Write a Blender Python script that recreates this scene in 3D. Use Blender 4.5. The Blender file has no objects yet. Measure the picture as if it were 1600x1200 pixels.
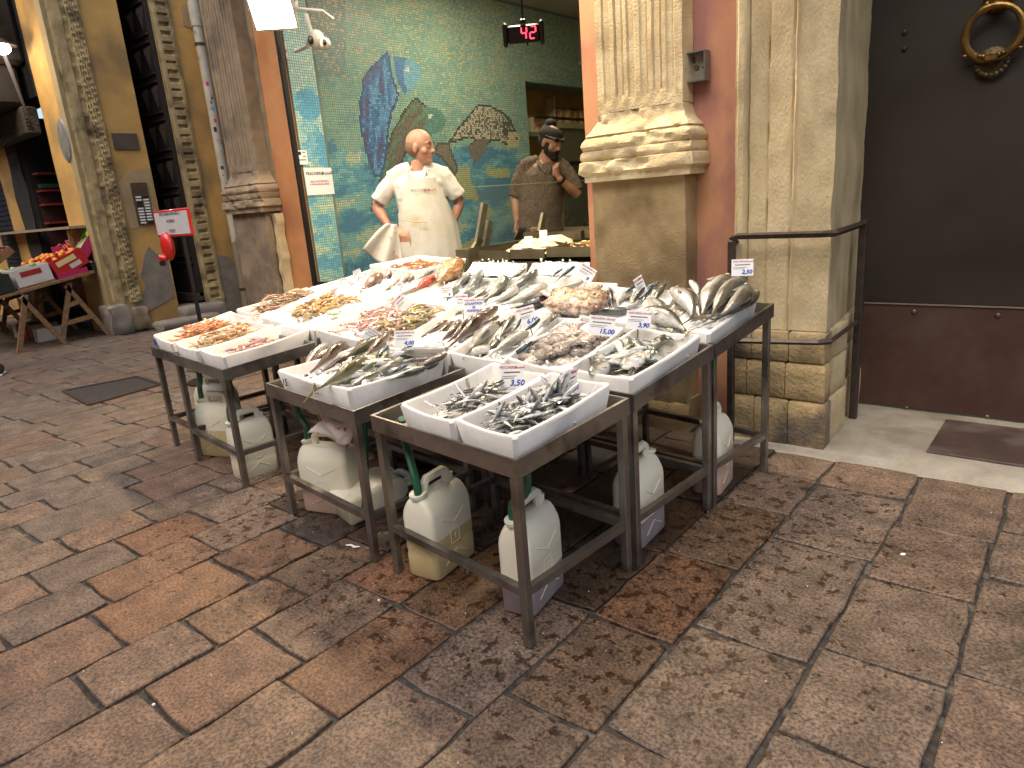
import bpy, bmesh, math, random
from mathutils import Vector, Matrix, noise
random.seed(7)
SC = bpy.context.scene
COL = SC.collection
# ------------------------------------------------------------------ camera
CAM_A, CAM_B, CAM_C, CAM_F, CAM_H = 0.71696, 1.30583, -0.07987, 1073.526, 1.25
RM = (Matrix.Rotation(CAM_A, 3, 'Z') @ Matrix.Rotation(CAM_B, 3, 'X') @ Matrix.Rotation(CAM_C, 3, 'Z'))
cam = bpy.data.cameras.new('camera'); cam.sensor_width = 36; cam.lens = CAM_F / 1600 * 36
cam.clip_start = 0.05; cam.clip_end = 300
camo = bpy.data.objects.new('camera', cam); COL.objects.link(camo)
camo.matrix_world = Matrix.Translation((0, 0, CAM_H)) @ RM.to_4x4()
SC.camera = camo
# ------------------------------------------------------------------ sky, sun, exposure
w = bpy.data.worlds.new("World"); SC.world = w; w.use_nodes = True
nt = w.node_tree; bg = nt.nodes['Background']
sky = nt.nodes.new('ShaderNodeTexSky'); sky.sky_type = 'NISHITA'; sky.sun_disc = False
SUN_EL, SUN_AZ = math.radians(55), math.radians(172)
sky.sun_elevation = SUN_EL; sky.sun_rotation = SUN_AZ; sky.air_density = 1.0; sky.dust_density = 3.0; sky.ozone_density = 0.6
nt.links.new(sky.outputs[0], bg.inputs[0]); bg.inputs[1].default_value = 0.15
sd = bpy.data.lights.new('sun', 'SUN'); sd.energy = 1.3; sd.angle = math.radians(75); sd.color = (1, .95, .88)
so = bpy.data.objects.new('sun', sd); COL.objects.link(so)
so.rotation_euler = (math.radians(90) - SUN_EL, 0, math.pi - SUN_AZ)
SC.view_settings.view_transform = 'Standard'; SC.view_settings.look = 'None'
SC.view_settings.exposure = 0.75; SC.view_settings.gamma = 1.0; SC.view_settings.use_curve_mapping = False
SC.cycles.max_bounces = 8; SC.cycles.transparent_max_bounces = 12

# ------------------------------------------------------------------ measuring helpers: points of the place seen along a sight line
CP = Vector((0, 0, CAM_H))
def ray(px, py): return RM @ Vector(((px - 800) / CAM_F, -(py - 600) / CAM_F, -1.0))
def onz(px, py, z=0.0):
    d = ray(px, py); return CP + d * ((z - CAM_H) / d.z)
def ony(px, py, Y):
    d = ray(px, py); return CP + d * (Y / d.y)
def onx(px, py, X):
    d = ray(px, py); return CP + d * (X / d.x)
def proj(P):
    q = RM.transposed() @ (Vector(P) - CP); return 800 - q.x / q.z * CAM_F, 600 + q.y / q.z * CAM_F
def rim_z(y):
    pts = [(1.0, .62), (1.25, .634), (1.8, .664), (2.36, .708), (2.8, .785), (3.2, .85), (3.7, .88)]
    if y <= pts[0][0]: return pts[0][1]
    for (a, b), (c, d) in zip(pts, pts[1:]):
        if y <= c: return b + (d - b) * (y - a) / (c - a)
    return pts[-1][1]
def onrim(px, py, dz=0.0):
    z = .75
    for i in range(25): z = .5 * z + .5 * (rim_z(onz(px, py, z).y) + dz)
    return onz(px, py, z)

# ------------------------------------------------------------------ materials
def srgb(h):
    r = [int(h[i:i + 2], 16) / 255 for i in (0, 2, 4)]
    return tuple((c / 12.92 if c <= .04045 else ((c + .055) / 1.055) ** 2.4) for c in r) + (1,)
MATS = {}
ATTRM = {'granite_paving'}
def pm(name, c1, c2=None, scale=8.0, rough=0.6, metal=0.0, bump=0.0, bscale=60.0, c3=None, s3=2.0, t3=(.5, .65), attr=False, rvar=0.0, trans=0.0, coat=0.0, stretch=None, detail=6, rnd=0.0, sss=0.0, spec=.5):
    if name in MATS: return MATS[name]
    m = bpy.data.materials.new(name); m.use_nodes = True; MATS[name] = m
    n = m.node_tree; N = n.nodes.new; L = n.links.new
    b = n.nodes['Principled BSDF']
    b.inputs['Roughness'].default_value = rough; b.inputs['Metallic'].default_value = metal
    b.inputs['Specular IOR Level'].default_value = spec
    b.inputs['Transmission Weight'].default_value = trans; b.inputs['Coat Weight'].default_value = coat
    if sss: b.inputs['Subsurface Weight'].default_value = sss; b.inputs['Subsurface Radius'].default_value = (.03, .02, .012)
    tc = N('ShaderNodeTexCoord'); mp = N('ShaderNodeMapping'); L(tc.outputs['Object'], mp.inputs[0])
    if stretch: mp.inputs['Scale'].default_value = stretch
    c1 = srgb(c1) if isinstance(c1, str) else c1
    c2 = c1 if c2 is None else (srgb(c2) if isinstance(c2, str) else c2)
    nz = N('ShaderNodeTexNoise'); nz.inputs['Scale'].default_value = scale; nz.inputs['Detail'].default_value = detail
    nz.inputs['Roughness'].default_value = .65; L(mp.outputs[0], nz.inputs[0])
    cr = N('ShaderNodeValToRGB'); cr.color_ramp.elements[0].position = .35; cr.color_ramp.elements[1].position = .65
    cr.color_ramp.elements[0].color = c1; cr.color_ramp.elements[1].color = c2
    L(nz.outputs[0], cr.inputs[0]); out = cr.outputs[0]
    if c3:
        n3 = N('ShaderNodeTexNoise'); n3.inputs['Scale'].default_value = s3; n3.inputs['Detail'].default_value = 8; L(mp.outputs[0], n3.inputs[0])
        r3 = N('ShaderNodeMapRange'); r3.inputs[1].default_value = t3[0]; r3.inputs[2].default_value = t3[1]; L(n3.outputs[0], r3.inputs[0])
        mx = N('ShaderNodeMix'); mx.data_type = 'RGBA'; L(r3.outputs[0], mx.inputs[0]); L(out, mx.inputs[6]); mx.inputs[7].default_value = srgb(c3); out = mx.outputs[2]
    if attr:
        ATTRM.add(name)
        at = N('ShaderNodeAttribute'); at.attribute_name = 'Col'
        mx = N('ShaderNodeMix'); mx.data_type = 'RGBA'; mx.blend_type = 'MULTIPLY'; mx.inputs[0].default_value = 1
        L(out, mx.inputs[6]); L(at.outputs['Color'], mx.inputs[7]); out = mx.outputs[2]
    if rnd:
        oi = N('ShaderNodeObjectInfo'); rr = N('ShaderNodeMapRange'); rr.inputs[3].default_value = 1 - rnd; rr.inputs[4].default_value = 1 + rnd
        L(oi.outputs['Random'], rr.inputs[0]); hs = N('ShaderNodeHueSaturation'); L(rr.outputs[0], hs.inputs['Value']); L(out, hs.inputs['Color']); out = hs.outputs[0]
    L(out, b.inputs['Base Color'])
    if rvar:
        rv = N('ShaderNodeMapRange'); rv.inputs[3].default_value = max(0.03, rough - rvar); rv.inputs[4].default_value = min(1, rough + rvar)
        rv.inputs[1].default_value = .35; rv.inputs[2].default_value = .65
        n5 = N('ShaderNodeTexNoise'); n5.inputs['Scale'].default_value = scale * .6; L(mp.outputs[0], n5.inputs[0]); L(n5.outputs[0], rv.inputs[0]); L(rv.outputs[0], b.inputs['Roughness'])
    if bump:
        n4 = N('ShaderNodeTexNoise'); n4.inputs['Scale'].default_value = bscale; n4.inputs['Detail'].default_value = 5; L(mp.outputs[0], n4.inputs[0])
        bp = N('ShaderNodeBump'); bp.inputs['Strength'].default_value = bump; bp.inputs['Distance'].default_value = .01; L(n4.outputs[0], bp.inputs['Height']); L(bp.outputs[0], b.inputs['Normal'])
    return m
def emis(name, c, s):
    m = bpy.data.materials.new(name); m.use_nodes = True
    b = m.node_tree.nodes['Principled BSDF']; b.inputs['Base Color'].default_value = c
    b.inputs['Emission Color'].default_value = c; b.inputs['Emission Strength'].default_value = s; return m

# paving: speckled granite with wet dark stains, wet glitter near the stand
def paving_mat():
    m = bpy.data.materials.new('granite_paving'); m.use_nodes = True
    n = m.node_tree; N = n.nodes.new; L = n.links.new; b = n.nodes['Principled BSDF']
    tc = N('ShaderNodeNewGeometry'); P = tc.outputs['Position']
    at = N('ShaderNodeAttribute'); at.attribute_name = 'Col'
    sp = N('ShaderNodeTexNoise'); sp.inputs['Scale'].default_value = 105; sp.inputs['Detail'].default_value = 5; sp.inputs['Roughness'].default_value = .72; L(P, sp.inputs[0])
    r1 = N('ShaderNodeValToRGB'); e = r1.color_ramp.elements; e[0].position = .38; e[0].color = (.30, .31, .34, 1); e[1].position = .60; e[1].color = (1.62, 1.36, 1.12, 1)
    L(sp.outputs[0], r1.inputs[0])
    mx = N('ShaderNodeMix'); mx.data_type = 'RGBA'; mx.blend_type = 'MULTIPLY'; mx.inputs[0].default_value = 1; L(at.outputs['Color'], mx.inputs[6]); L(r1.outputs[0], mx.inputs[7])
    md = N('ShaderNodeTexNoise'); md.inputs['Scale'].default_value = 9; md.inputs['Detail'].default_value = 7; md.inputs['Roughness'].default_value = .6; L(P, md.inputs[0])
    r0 = N('ShaderNodeMapRange'); r0.inputs[1].default_value = .35; r0.inputs[2].default_value = .68; r0.inputs[3].default_value = .58; r0.inputs[4].default_value = 1.18; L(md.outputs[0], r0.inputs[0])
    m2 = N('ShaderNodeMix'); m2.data_type = 'RGBA'; m2.blend_type = 'MULTIPLY'; m2.inputs[0].default_value = 1; L(mx.outputs[2], m2.inputs[6]); L(r0.outputs[0], m2.inputs[7])
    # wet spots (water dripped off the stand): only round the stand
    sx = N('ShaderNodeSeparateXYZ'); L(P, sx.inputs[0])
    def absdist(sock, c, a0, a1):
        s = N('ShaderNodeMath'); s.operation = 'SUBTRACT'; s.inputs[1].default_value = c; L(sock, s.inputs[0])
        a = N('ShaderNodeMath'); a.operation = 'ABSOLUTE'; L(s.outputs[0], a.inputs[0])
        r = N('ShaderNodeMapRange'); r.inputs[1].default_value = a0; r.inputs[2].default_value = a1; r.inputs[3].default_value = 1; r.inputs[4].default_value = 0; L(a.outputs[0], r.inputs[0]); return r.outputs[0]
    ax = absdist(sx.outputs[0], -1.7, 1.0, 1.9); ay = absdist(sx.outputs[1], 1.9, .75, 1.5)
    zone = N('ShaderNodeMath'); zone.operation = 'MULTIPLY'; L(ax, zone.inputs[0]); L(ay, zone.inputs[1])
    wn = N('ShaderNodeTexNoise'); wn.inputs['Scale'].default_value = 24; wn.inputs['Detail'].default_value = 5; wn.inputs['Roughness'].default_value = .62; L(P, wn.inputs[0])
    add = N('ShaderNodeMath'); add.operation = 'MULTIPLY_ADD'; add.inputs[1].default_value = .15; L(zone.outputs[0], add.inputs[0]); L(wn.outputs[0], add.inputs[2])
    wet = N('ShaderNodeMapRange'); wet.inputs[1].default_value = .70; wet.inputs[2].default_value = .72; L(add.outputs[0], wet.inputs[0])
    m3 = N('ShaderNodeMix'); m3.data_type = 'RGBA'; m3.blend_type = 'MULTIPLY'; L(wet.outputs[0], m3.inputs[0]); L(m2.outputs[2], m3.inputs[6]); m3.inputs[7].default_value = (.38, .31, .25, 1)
    L(m3.outputs[2], b.inputs['Base Color'])
    big = N('ShaderNodeTexNoise'); big.inputs['Scale'].default_value = 1.6; big.inputs['Detail'].default_value = 3; L(P, big.inputs[0])
    rg = N('ShaderNodeMapRange'); rg.inputs[1].default_value = .35; rg.inputs[2].default_value = .65; rg.inputs[3].default_value = .66; rg.inputs[4].default_value = .50; L(big.outputs[0], rg.inputs[0])
    rw = N('ShaderNodeMix'); L(wet.outputs[0], rw.inputs[0]); L(rg.outputs[0], rw.inputs[2]); rw.inputs[3].default_value = .28
    L(rw.outputs[0], b.inputs['Roughness'])
    bp = N('ShaderNodeBump'); bp.inputs['Strength'].default_value = .55; bp.inputs['Distance'].default_value = .006
    n6 = N('ShaderNodeTexNoise'); n6.inputs['Scale'].default_value = 55; n6.inputs['Detail'].default_value = 6; n6.inputs['Roughness'].default_value = .7; L(P, n6.inputs[0])
    L(n6.outputs[0], bp.inputs['Height']); L(bp.outputs[0], b.inputs['Normal'])
    return m
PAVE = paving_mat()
MORTAR = pm('dirty_mortar', '4d473f', '2a2622', 30, .9, bump=.9, bscale=120, c3='6e675a', s3=14, t3=(.55, .7))
CONC = pm('pale_concrete', 'a59c8b', '8b8170', 5, .75, bump=.35, bscale=70, c3='7a6c56', s3=4, t3=(.52, .72))
STONE = pm('weathered_limestone', 'ccbb94', 'b7a178', 9, .88, bump=.6, bscale=120, c3='8c7856', s3=3.0, t3=(.52, .75))
STONE2 = pm('pier_limestone', 'c6b48e', 'b09c72', 5, .9, bump=.45, bscale=110, c3='8c7b5c', s3=2.6, t3=(.50, .70), stretch=(1, 1, .5))
STONE3 = pm('grey_brown_sandstone', '8f7c62', '75654f', 6, .9, bump=.6, bscale=90, c3='5f5242', s3=3, t3=(.5, .7))
BLOCK = pm('rough_plinth_block', 'b59c70', '94805a', 6, .92, bump=.8, bscale=60, c3='5c5348', s3=4, t3=(.48, .66), rnd=.12)
PINK = pm('pink_plaster', 'c39068', 'b07a60', 3.2, .8, bump=.16, bscale=30, c3='9a6a60', s3=3.4, t3=(.44, .58), stretch=(1, 1, .5))
ORANGE = pm('orange_plaster', 'b9804f', 'a87040', 3, .8, bump=.12, bscale=60, c3='925f3c', s3=2, t3=(.5, .7))
YELLOW = pm('ochre_plaster', 'c69c56', 'b38a4c', 2.5, .85, bump=.25, bscale=40, c3='8f7348', s3=1.8, t3=(.46, .68))
GREYPL = pm('grey_plaster', '8a8072', '71695d', 6, .9, bump=.4, bscale=60)
CARVED = pm('carved_stone', 'b09a6c', '9a855b', 8, .9, bump=.6, bscale=60, c3='6c5c40', s3=4)
DARKDOOR = pm('blackened_door', '2b231a', '231c15', 3, .5, bump=.12, bscale=200, c3='3a2e22', s3=1.5, t3=(.5, .8), rvar=.08)
KICK = pm('bronze_kick_plate', '46302a', '523d33', 4, .42, metal=.25, bump=.08, bscale=150, c3='54463e', s3=3, rvar=.1)
IRON = pm('dark_iron', '4c4038', '3a302a', 20, .5, metal=.4, bump=.2)
BRASS = pm('aged_brass', 'a07d45', '5c4a2b', 12, .38, metal=.9, bump=.2, bscale=50)
STEEL = pm('stainless_steel', '98928a', '7b756d', 5, .34, metal=.85, bump=.04, bscale=40, rvar=.1, c3='655b54', s3=7)
FOAM = pm('polystyrene', 'e4e0d8', 'dcd7cc', 25, .62, bump=.12, bscale=260, sss=.0, c3='c9c1b2', s3=2.2, t3=(.62, .8))
ICE = pm('crushed_ice', 'f0f1ee', 'dfe3e2', 60, .25, bump=.9, bscale=120, sss=.15)
PLASTIC = pm('milky_plastic', 'e0dcc8', 'd6cfb6', 3, .42, sss=.25, c3='b5a67a', s3=2, t3=(.55, .8))
PLASTIC_AMB = pm('milky_plastic_amber_water', 'c9b98c', 'bba878', 3, .42, sss=.2)
PLASTIC_PUR = pm('milky_plastic_murky_water', '9c9092', '8a7e80', 3, .42, sss=.2)
PLASTIC_PNK = pm('milky_plastic_pink_water', 'cdb09c', 'c0a18c', 3, .42, sss=.2)
HOSE = pm('green_hose', '1c5a3c', '174d34', 5, .35, coat=.3)
WHITECL = pm('white_cotton', 'd6d2c6', 'cbc7b9', 12, .9, bump=.15, bscale=200)
APRON = pm('stained_apron', 'cdc8b8', 'c0bba8', 8, .9, bump=.12, bscale=160, c3='b8a77e', s3=5, t3=(.6, .75))
SKIN = pm('skin', 'b58a70', 'a87a60', 14, .5, sss=.12, c3='a5634a', s3=8, t3=(.55, .8))
SKIN2 = pm('skin_tanned', 'a07a5e', '906a50', 14, .5, sss=.1)
HAIR = pm('dark_hair', '1d1512', '120d0b', 60, .8, bump=.5, bscale=300)
STUBBLE = pm('cropped_hair', '8a6a52', '6e5342', 200, .8)
BEARD = pm('beard', '261a14', '17100c', 120, .8, bump=.6, bscale=350)
SHIRT2 = pm('patterned_brown_shirt', '6b5c48', '3a3025', 90, .85, detail=2)
BLACK = pm('black_plastic', '191715', '121110', 9, .45)
PAPER = pm('white_card', 'e9e7e2', 'e2e0dc', 5, .6)
INKB = pm('blue_ink', '1a46a8', None, 5, .6); INKR = pm('red_ink', 'b02a2e', None, 5, .6); INKK = pm('grey_ink', '55504c', None, 5, .6); INKBK = pm('black_ink', '1a1817', None, 5, .6)
REDP = pm('red_plastic', 'c8281c', 'b8211a', 4, .3, coat=.4)
WOOD = pm('weathered_wood', '8d6b47', '6b4f34', 5, .75, bump=.3, bscale=60, stretch=(1, 6, 6))
GREYW = pm('painted_metal_white', 'c9c4b6', 'b8b2a2', 6, .5)
PIPEM = pm('white_drainpipe', 'bdb5a1', 'a89f8a', 6, .55, c3='8d8167', s3=9, t3=(.6, .7))
FISHM = pm('wet_fish_skin', (1.0, .98, .95, 1), (.62, .61, .60, 1), 34, .2, bump=.15, bscale=90, attr=True, coat=.4, detail=5, rnd=.2, stretch=(.35, 1, 1))
FISHS = pm('wet_spotted_skin', (1.35, 1.3, 1.25, 1), (.16, .14, .13, 1), 13, .25, bump=.7, bscale=30, attr=True, coat=.3, detail=6, rnd=.3)
SHELL = pm('wet_shellfish', (1.05, 1.05, 1.05, 1), (.62, .58, .55, 1), 70, .28, attr=True, coat=.3, rnd=.2)
ORANGE2 = pm('lit_orange_plaster', 'c08a58', 'b27c4a', 3, .8, bump=.12, bscale=60)
TILE = pm('glass_tile', (1, 1, 1, 1), (.80, .80, .80, 1), 30, .42, attr=True, spec=.35)
GROUT = pm('grout', '6f7d70', '5f6c62', 9, .8)
GLASS = bpy.data.materials.new('clear_glass'); GLASS.use_nodes = True
gb = GLASS.node_tree.nodes['Principled BSDF']; gb.inputs['Transmission Weight'].default_value = .0
gn = GLASS.node_tree; tr = gn.nodes.new('ShaderNodeBsdfTransparent'); gl = gn.nodes.new('ShaderNodeBsdfGlossy'); gl.inputs['Roughness'].default_value = .03
mxs = gn.nodes.new('ShaderNodeMixShader'); mxs.inputs[0].default_value = .09; gn.links.new(tr.outputs[0], mxs.inputs[1]); gn.links.new(gl.outputs[0], mxs.inputs[2])
gn.links.new(mxs.outputs[0], gn.nodes['Material Output'].inputs[0]); gn.nodes.remove(gb)

# ------------------------------------------------------------------ mesh helpers
class MB:
    def __init__(s): s.v = []; s.f = []; s.m = []; s.c = []; s.cc = (1, 1, 1, 1)
    def add(s, vs, fs, mi=0, cols=None):
        o = len(s.v); s.v += [tuple(v) for v in vs]; s.f += [tuple(i + o for i in f) for f in fs]; s.m += [mi] * len(fs)
        s.c += cols if cols else [s.cc] * len(vs); return s
    def box(s, x0, x1, y0, y1, z0, z1, mi=0, b=0.0):
        if b <= 0:
            vs = [(x, y, z) for z in (z0, z1) for y in (y0, y1) for x in (x0, x1)]
            return s.add(vs, [(0, 2, 3, 1), (4, 5, 7, 6), (0, 1, 5, 4), (2, 6, 7, 3), (0, 4, 6, 2), (1, 3, 7, 5)], mi)
        b = min(b, (x1 - x0) * .45, (y1 - y0) * .45, (z1 - z0) * .45); rings = []
        for z, i in ((z0, b), (z0 + b, 0), (z1 - b, 0), (z1, b)):
            a0, a1, c0, c1 = x0 + i, x1 - i, y0 + i, y1 - i; k = b if i == 0 else b * .5
            rings.append([(a0 + k, c0, z), (a1 - k, c0, z), (a1, c0 + k, z), (a1, c1 - k, z), (a1 - k, c1, z), (a0 + k, c1, z), (a0, c1 - k, z), (a0, c0 + k, z)])
        return s.loft(rings, mi=mi)
    def obox(s, c, sx, sy, sz, rz=0.0, mi=0, b=0.0, tilt=None):
        t = MB(); t.box(-sx / 2, sx / 2, -sy / 2, sy / 2, -sz / 2, sz / 2, b=b)
        M = Matrix.Translation(c) @ Matrix.Rotation(rz, 4, 'Z')
        if tilt is not None: M = M @ tilt
        return s.add([M @ Vector(v) for v in t.v], t.f, mi)
    def quadprism(s, pts, z0, z1, mi=0):   # pts: polygon xy ; z0/z1 number or list
        n = len(pts); Z0 = z0 if isinstance(z0, list) else [z0] * n; Z1 = z1 if isinstance(z1, list) else [z1] * n
        vs = [(p[0], p[1], Z0[i]) for i, p in enumerate(pts)] + [(p[0], p[1], Z1[i]) for i, p in enumerate(pts)]
        fs = [tuple(range(n - 1, -1, -1)), tuple(range(n, 2 * n))] + [(i, (i + 1) % n, n + (i + 1) % n, n + i) for i in range(n)]
        return s.add(vs, fs, mi)
    def loft(s, rings, cap=True, mi=0, closed=True, cols=None):
        n = len(rings[0]); vs = [p for r in rings for p in r]; fs = []
        for k in range(len(rings) - 1):
            for i in range(n if closed else n - 1):
                j = (i + 1) % n; fs.append((k * n + i, k * n + j, (k + 1) * n + j, (k + 1) * n + i))
        if cap and closed: fs.append(tuple(range(n - 1, -1, -1))); fs.append(tuple((len(rings) - 1) * n + i for i in range(n)))
        return s.add(vs, fs, mi, cols)
    def tube(s, path, r, n=8, mi=0, flat=1.0, cap=True):
        path = [Vector(p) for p in path]; R = r if isinstance(r, (list, tuple)) else [r] * len(path); rings = []; up = None
        for i, p in enumerate(path):
            d = (path[min(i + 1, len(path) - 1)] - path[max(i - 1, 0)])
            if d.length < 1e-9: d = Vector((0, 0, 1))
            d.normalize()
            if up is None: up = Vector((0, 0, 1)) if abs(d.z) < .9 else Vector((1, 0, 0))
            a = d.cross(up)
            if a.length < 1e-6: a = d.cross(Vector((0, 1, 0)))
            a.normalize(); b = a.cross(d).normalized(); up = b
            rings.append([p + (a * math.cos(t) + b * math.sin(t) * flat) * R[i] for t in [2 * math.pi * k / n for k in range(n)]])
        return s.loft(rings, mi=mi, cap=cap)
    def bar(s, p, q, w, h=None, mi=0):
        p, q = Vector(p), Vector(q); h = h or w; d = (q - p).normalized()
        up = Vector((0, 0, 1)) if abs(d.z) < .95 else Vector((0, 1, 0))
        a = d.cross(up).normalized(); b = a.cross(d).normalized(); rings = []
        for P in (p, q): rings.append([P + a * (sx * w / 2) + b * (sy * h / 2) for sx, sy in ((-1, -1), (1, -1), (1, 1), (-1, 1))])
        return s.loft(rings, mi=mi)
    def lathe(s, c, prof, n=16, axis='Z', mi=0):
        rings = []
        for r, h in prof:
            ring = []
            for k in range(n):
                t = 2 * math.pi * k / n
                v = {'Z': (r * math.cos(t), r * math.sin(t), h), 'Y': (r * math.cos(t), h, -r * math.sin(t)), 'X': (h, r * math.cos(t), r * math.sin(t))}[axis]
                ring.append(Vector(c) + Vector(v))
            rings.append(ring)
        return s.loft(rings, mi=mi)
    def ball(s, c, rx, ry=None, rz=None, n=10, m=7, mi=0, M=None):
        ry = ry or rx; rz = rz or rx; rings = []
        for i in range(m + 1):
            a = math.pi * (i + .02) / (m + .04) - math.pi / 2
            ring = []
            for k in range(n):
                t = 2 * math.pi * k / n; v = Vector((rx * math.cos(a) * math.cos(t), ry * math.cos(a) * math.sin(t), rz * math.sin(a)))
                ring.append(Vector(c) + (M @ v if M else v))
            rings.append(ring)
        return s.loft(rings, mi=mi)
    def mesh(s, name, mats, off=(0, 0, 0), smooth=35):
        me = bpy.data.meshes.new(name); o = Vector(off)
        me.from_pydata([(v[0] - o.x, v[1] - o.y, v[2] - o.z) for v in s.v], [], s.f)
        if not isinstance(mats, (list, tuple)): mats = [mats]
        for m in mats: me.materials.append(m)
        me.polygons.foreach_set('material_index', s.m)
        if any(getattr(m, 'name', '') in ATTRM for m in mats):
            ca = me.color_attributes.new('Col', 'FLOAT_COLOR', 'POINT'); ca.data.foreach_set('color', [x for c in s.c for x in c])
        if smooth:
            me.polygons.foreach_set('use_smooth', [True] * len(me.polygons)); me.set_sharp_from_angle(angle=math.radians(smooth))
        me.update(); return me
    def build(s, name, mats, parent=None, smooth=35, origin=None):
        if parent: off = parent.location
        elif origin is not None: off = Vector(origin)
        else:
            xs = [v[0] for v in s.v]; ys = [v[1] for v in s.v]; zs = [v[2] for v in s.v]; off = Vector(((min(xs) + max(xs)) / 2, (min(ys) + max(ys)) / 2, min(zs)))
        if parent and parent.type == 'MESH': off = WORLD[parent.name]
        o = bpy.data.objects.new(name, s.mesh(name, mats, off, smooth)); COL.objects.link(o)
        if parent: o.parent = parent; WORLD[o.name] = off
        else: o.location = off; WORLD[o.name] = off
        return o
WORLD = {}
def tag(o, label=None, cat=None, group=None, kind=None):
    if label: o['label'] = label
    if cat: o['category'] = cat
    if group: o['group'] = group
    if kind: o['kind'] = kind
    return o
def thing(name, loc, label, cat, group=None):
    o = bpy.data.objects.new(name, None); COL.objects.link(o); o.location = loc; o.empty_display_size = .1; WORLD[o.name] = Vector(loc)
    return tag(o, label, cat, group)
def text(name, body, size, M, mat, parent, bold=0.0, shear=0.0, align='CENTER'):
    c = bpy.data.curves.new(name, 'FONT'); c.body = body; c.size = size; c.align_x = align; c.align_y = 'CENTER'; c.offset = bold; c.shear = shear; c.extrude = .0004; c.resolution_u = 2
    tmp = bpy.data.objects.new('tmp', c); me = bpy.data.meshes.new_from_object(tmp); bpy.data.objects.remove(tmp); me.name = name
    me.materials.clear(); me.materials.append(mat); o = bpy.data.objects.new(name, me); COL.objects.link(o)
    o.parent = parent; o.matrix_local = Matrix.Translation(-WORLD[parent.name]) @ M if parent.type == 'EMPTY' or parent.name in WORLD else M
    return o
def frame_M(c, ax, up):  # text frame: x along ax, y along up
    ax = Vector(ax).normalized(); up = Vector(up); up = (up - ax * up.dot(ax)).normalized(); n = ax.cross(up)
    M = Matrix((ax, up, n)).transposed().to_4x4(); M.translation = Vector(c); return M
def nz(x, y, z=0, s=1.0): return noise.noise(Vector((x * s, y * s, z * s)))
def fbm(x, y, z=0, s=1.0):
    return nz(x, y, z, s) + .5 * nz(x, y, z + 7, s * 2.1) + .25 * nz(x, y, z + 13, s * 4.3)
def lift(objs, M): pass
#@@STRUCTURE
# ------------------------------------------------------------------ ground
g = MB(); g.box(-60, 30, -20, 60, -.3, -.0105); tag(g.build('ground', MORTAR), kind='structure')
paving = bpy.data.objects.new('pavement', None); COL.objects.link(paving); paving['kind'] = 'structure'; WORLD['pavement'] = Vector((0, 0, 0))
ROWS = [.42, .14, -.165, -.465, -.80, -1.07, -1.36, -1.63, -1.93, -2.18, -2.50, -2.76, -3.03, -3.28, -3.61, -3.85, -4.09, -4.31, -4.56, -4.80, -5.0, -5.25, -5.5, -5.75, -6.0]
while ROWS[-1] > -22: ROWS.append(ROWS[-1] - random.uniform(.24, .30))
CROSS = {2: [1.82, 2.35], 3: [.95, 1.37, 1.735, 2.165, 2.595], 4: [.70, 1.15, 1.635, 2.265, 2.80], 5: [.68, 1.105, 1.51, 1.975, 2.455, 2.83], 6: [.55, .98, 1.525, 1.95, 2.4, 2.8],
         7: [.35, .78, 1.215, 1.7, 2.15], 8: [.52, .865, 1.215, 1.62], 9: [.10, .425, .755, 1.075, 1.42], 10: [.2, .585, 1.02, 1.31, 1.7], 11: [.0, .36, .66, 1.065, 1.42], 12: [.2, .55, .865, 1.18, 1.5],
         13: [.35, .725, 1.04, 1.39], 14: [.32, .665, 1.145, 1.5], 15: [.45, .835, 1.22, 1.6], 16: [.7, 1.05, 1.385, 1.75], 17: [.8, 1.15, 1.5], 18: [.6, .945, 1.385, 1.7], 19: [.5, .9, 1.27, 1.65], 20: [.85, 1.25, 1.6]}
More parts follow.
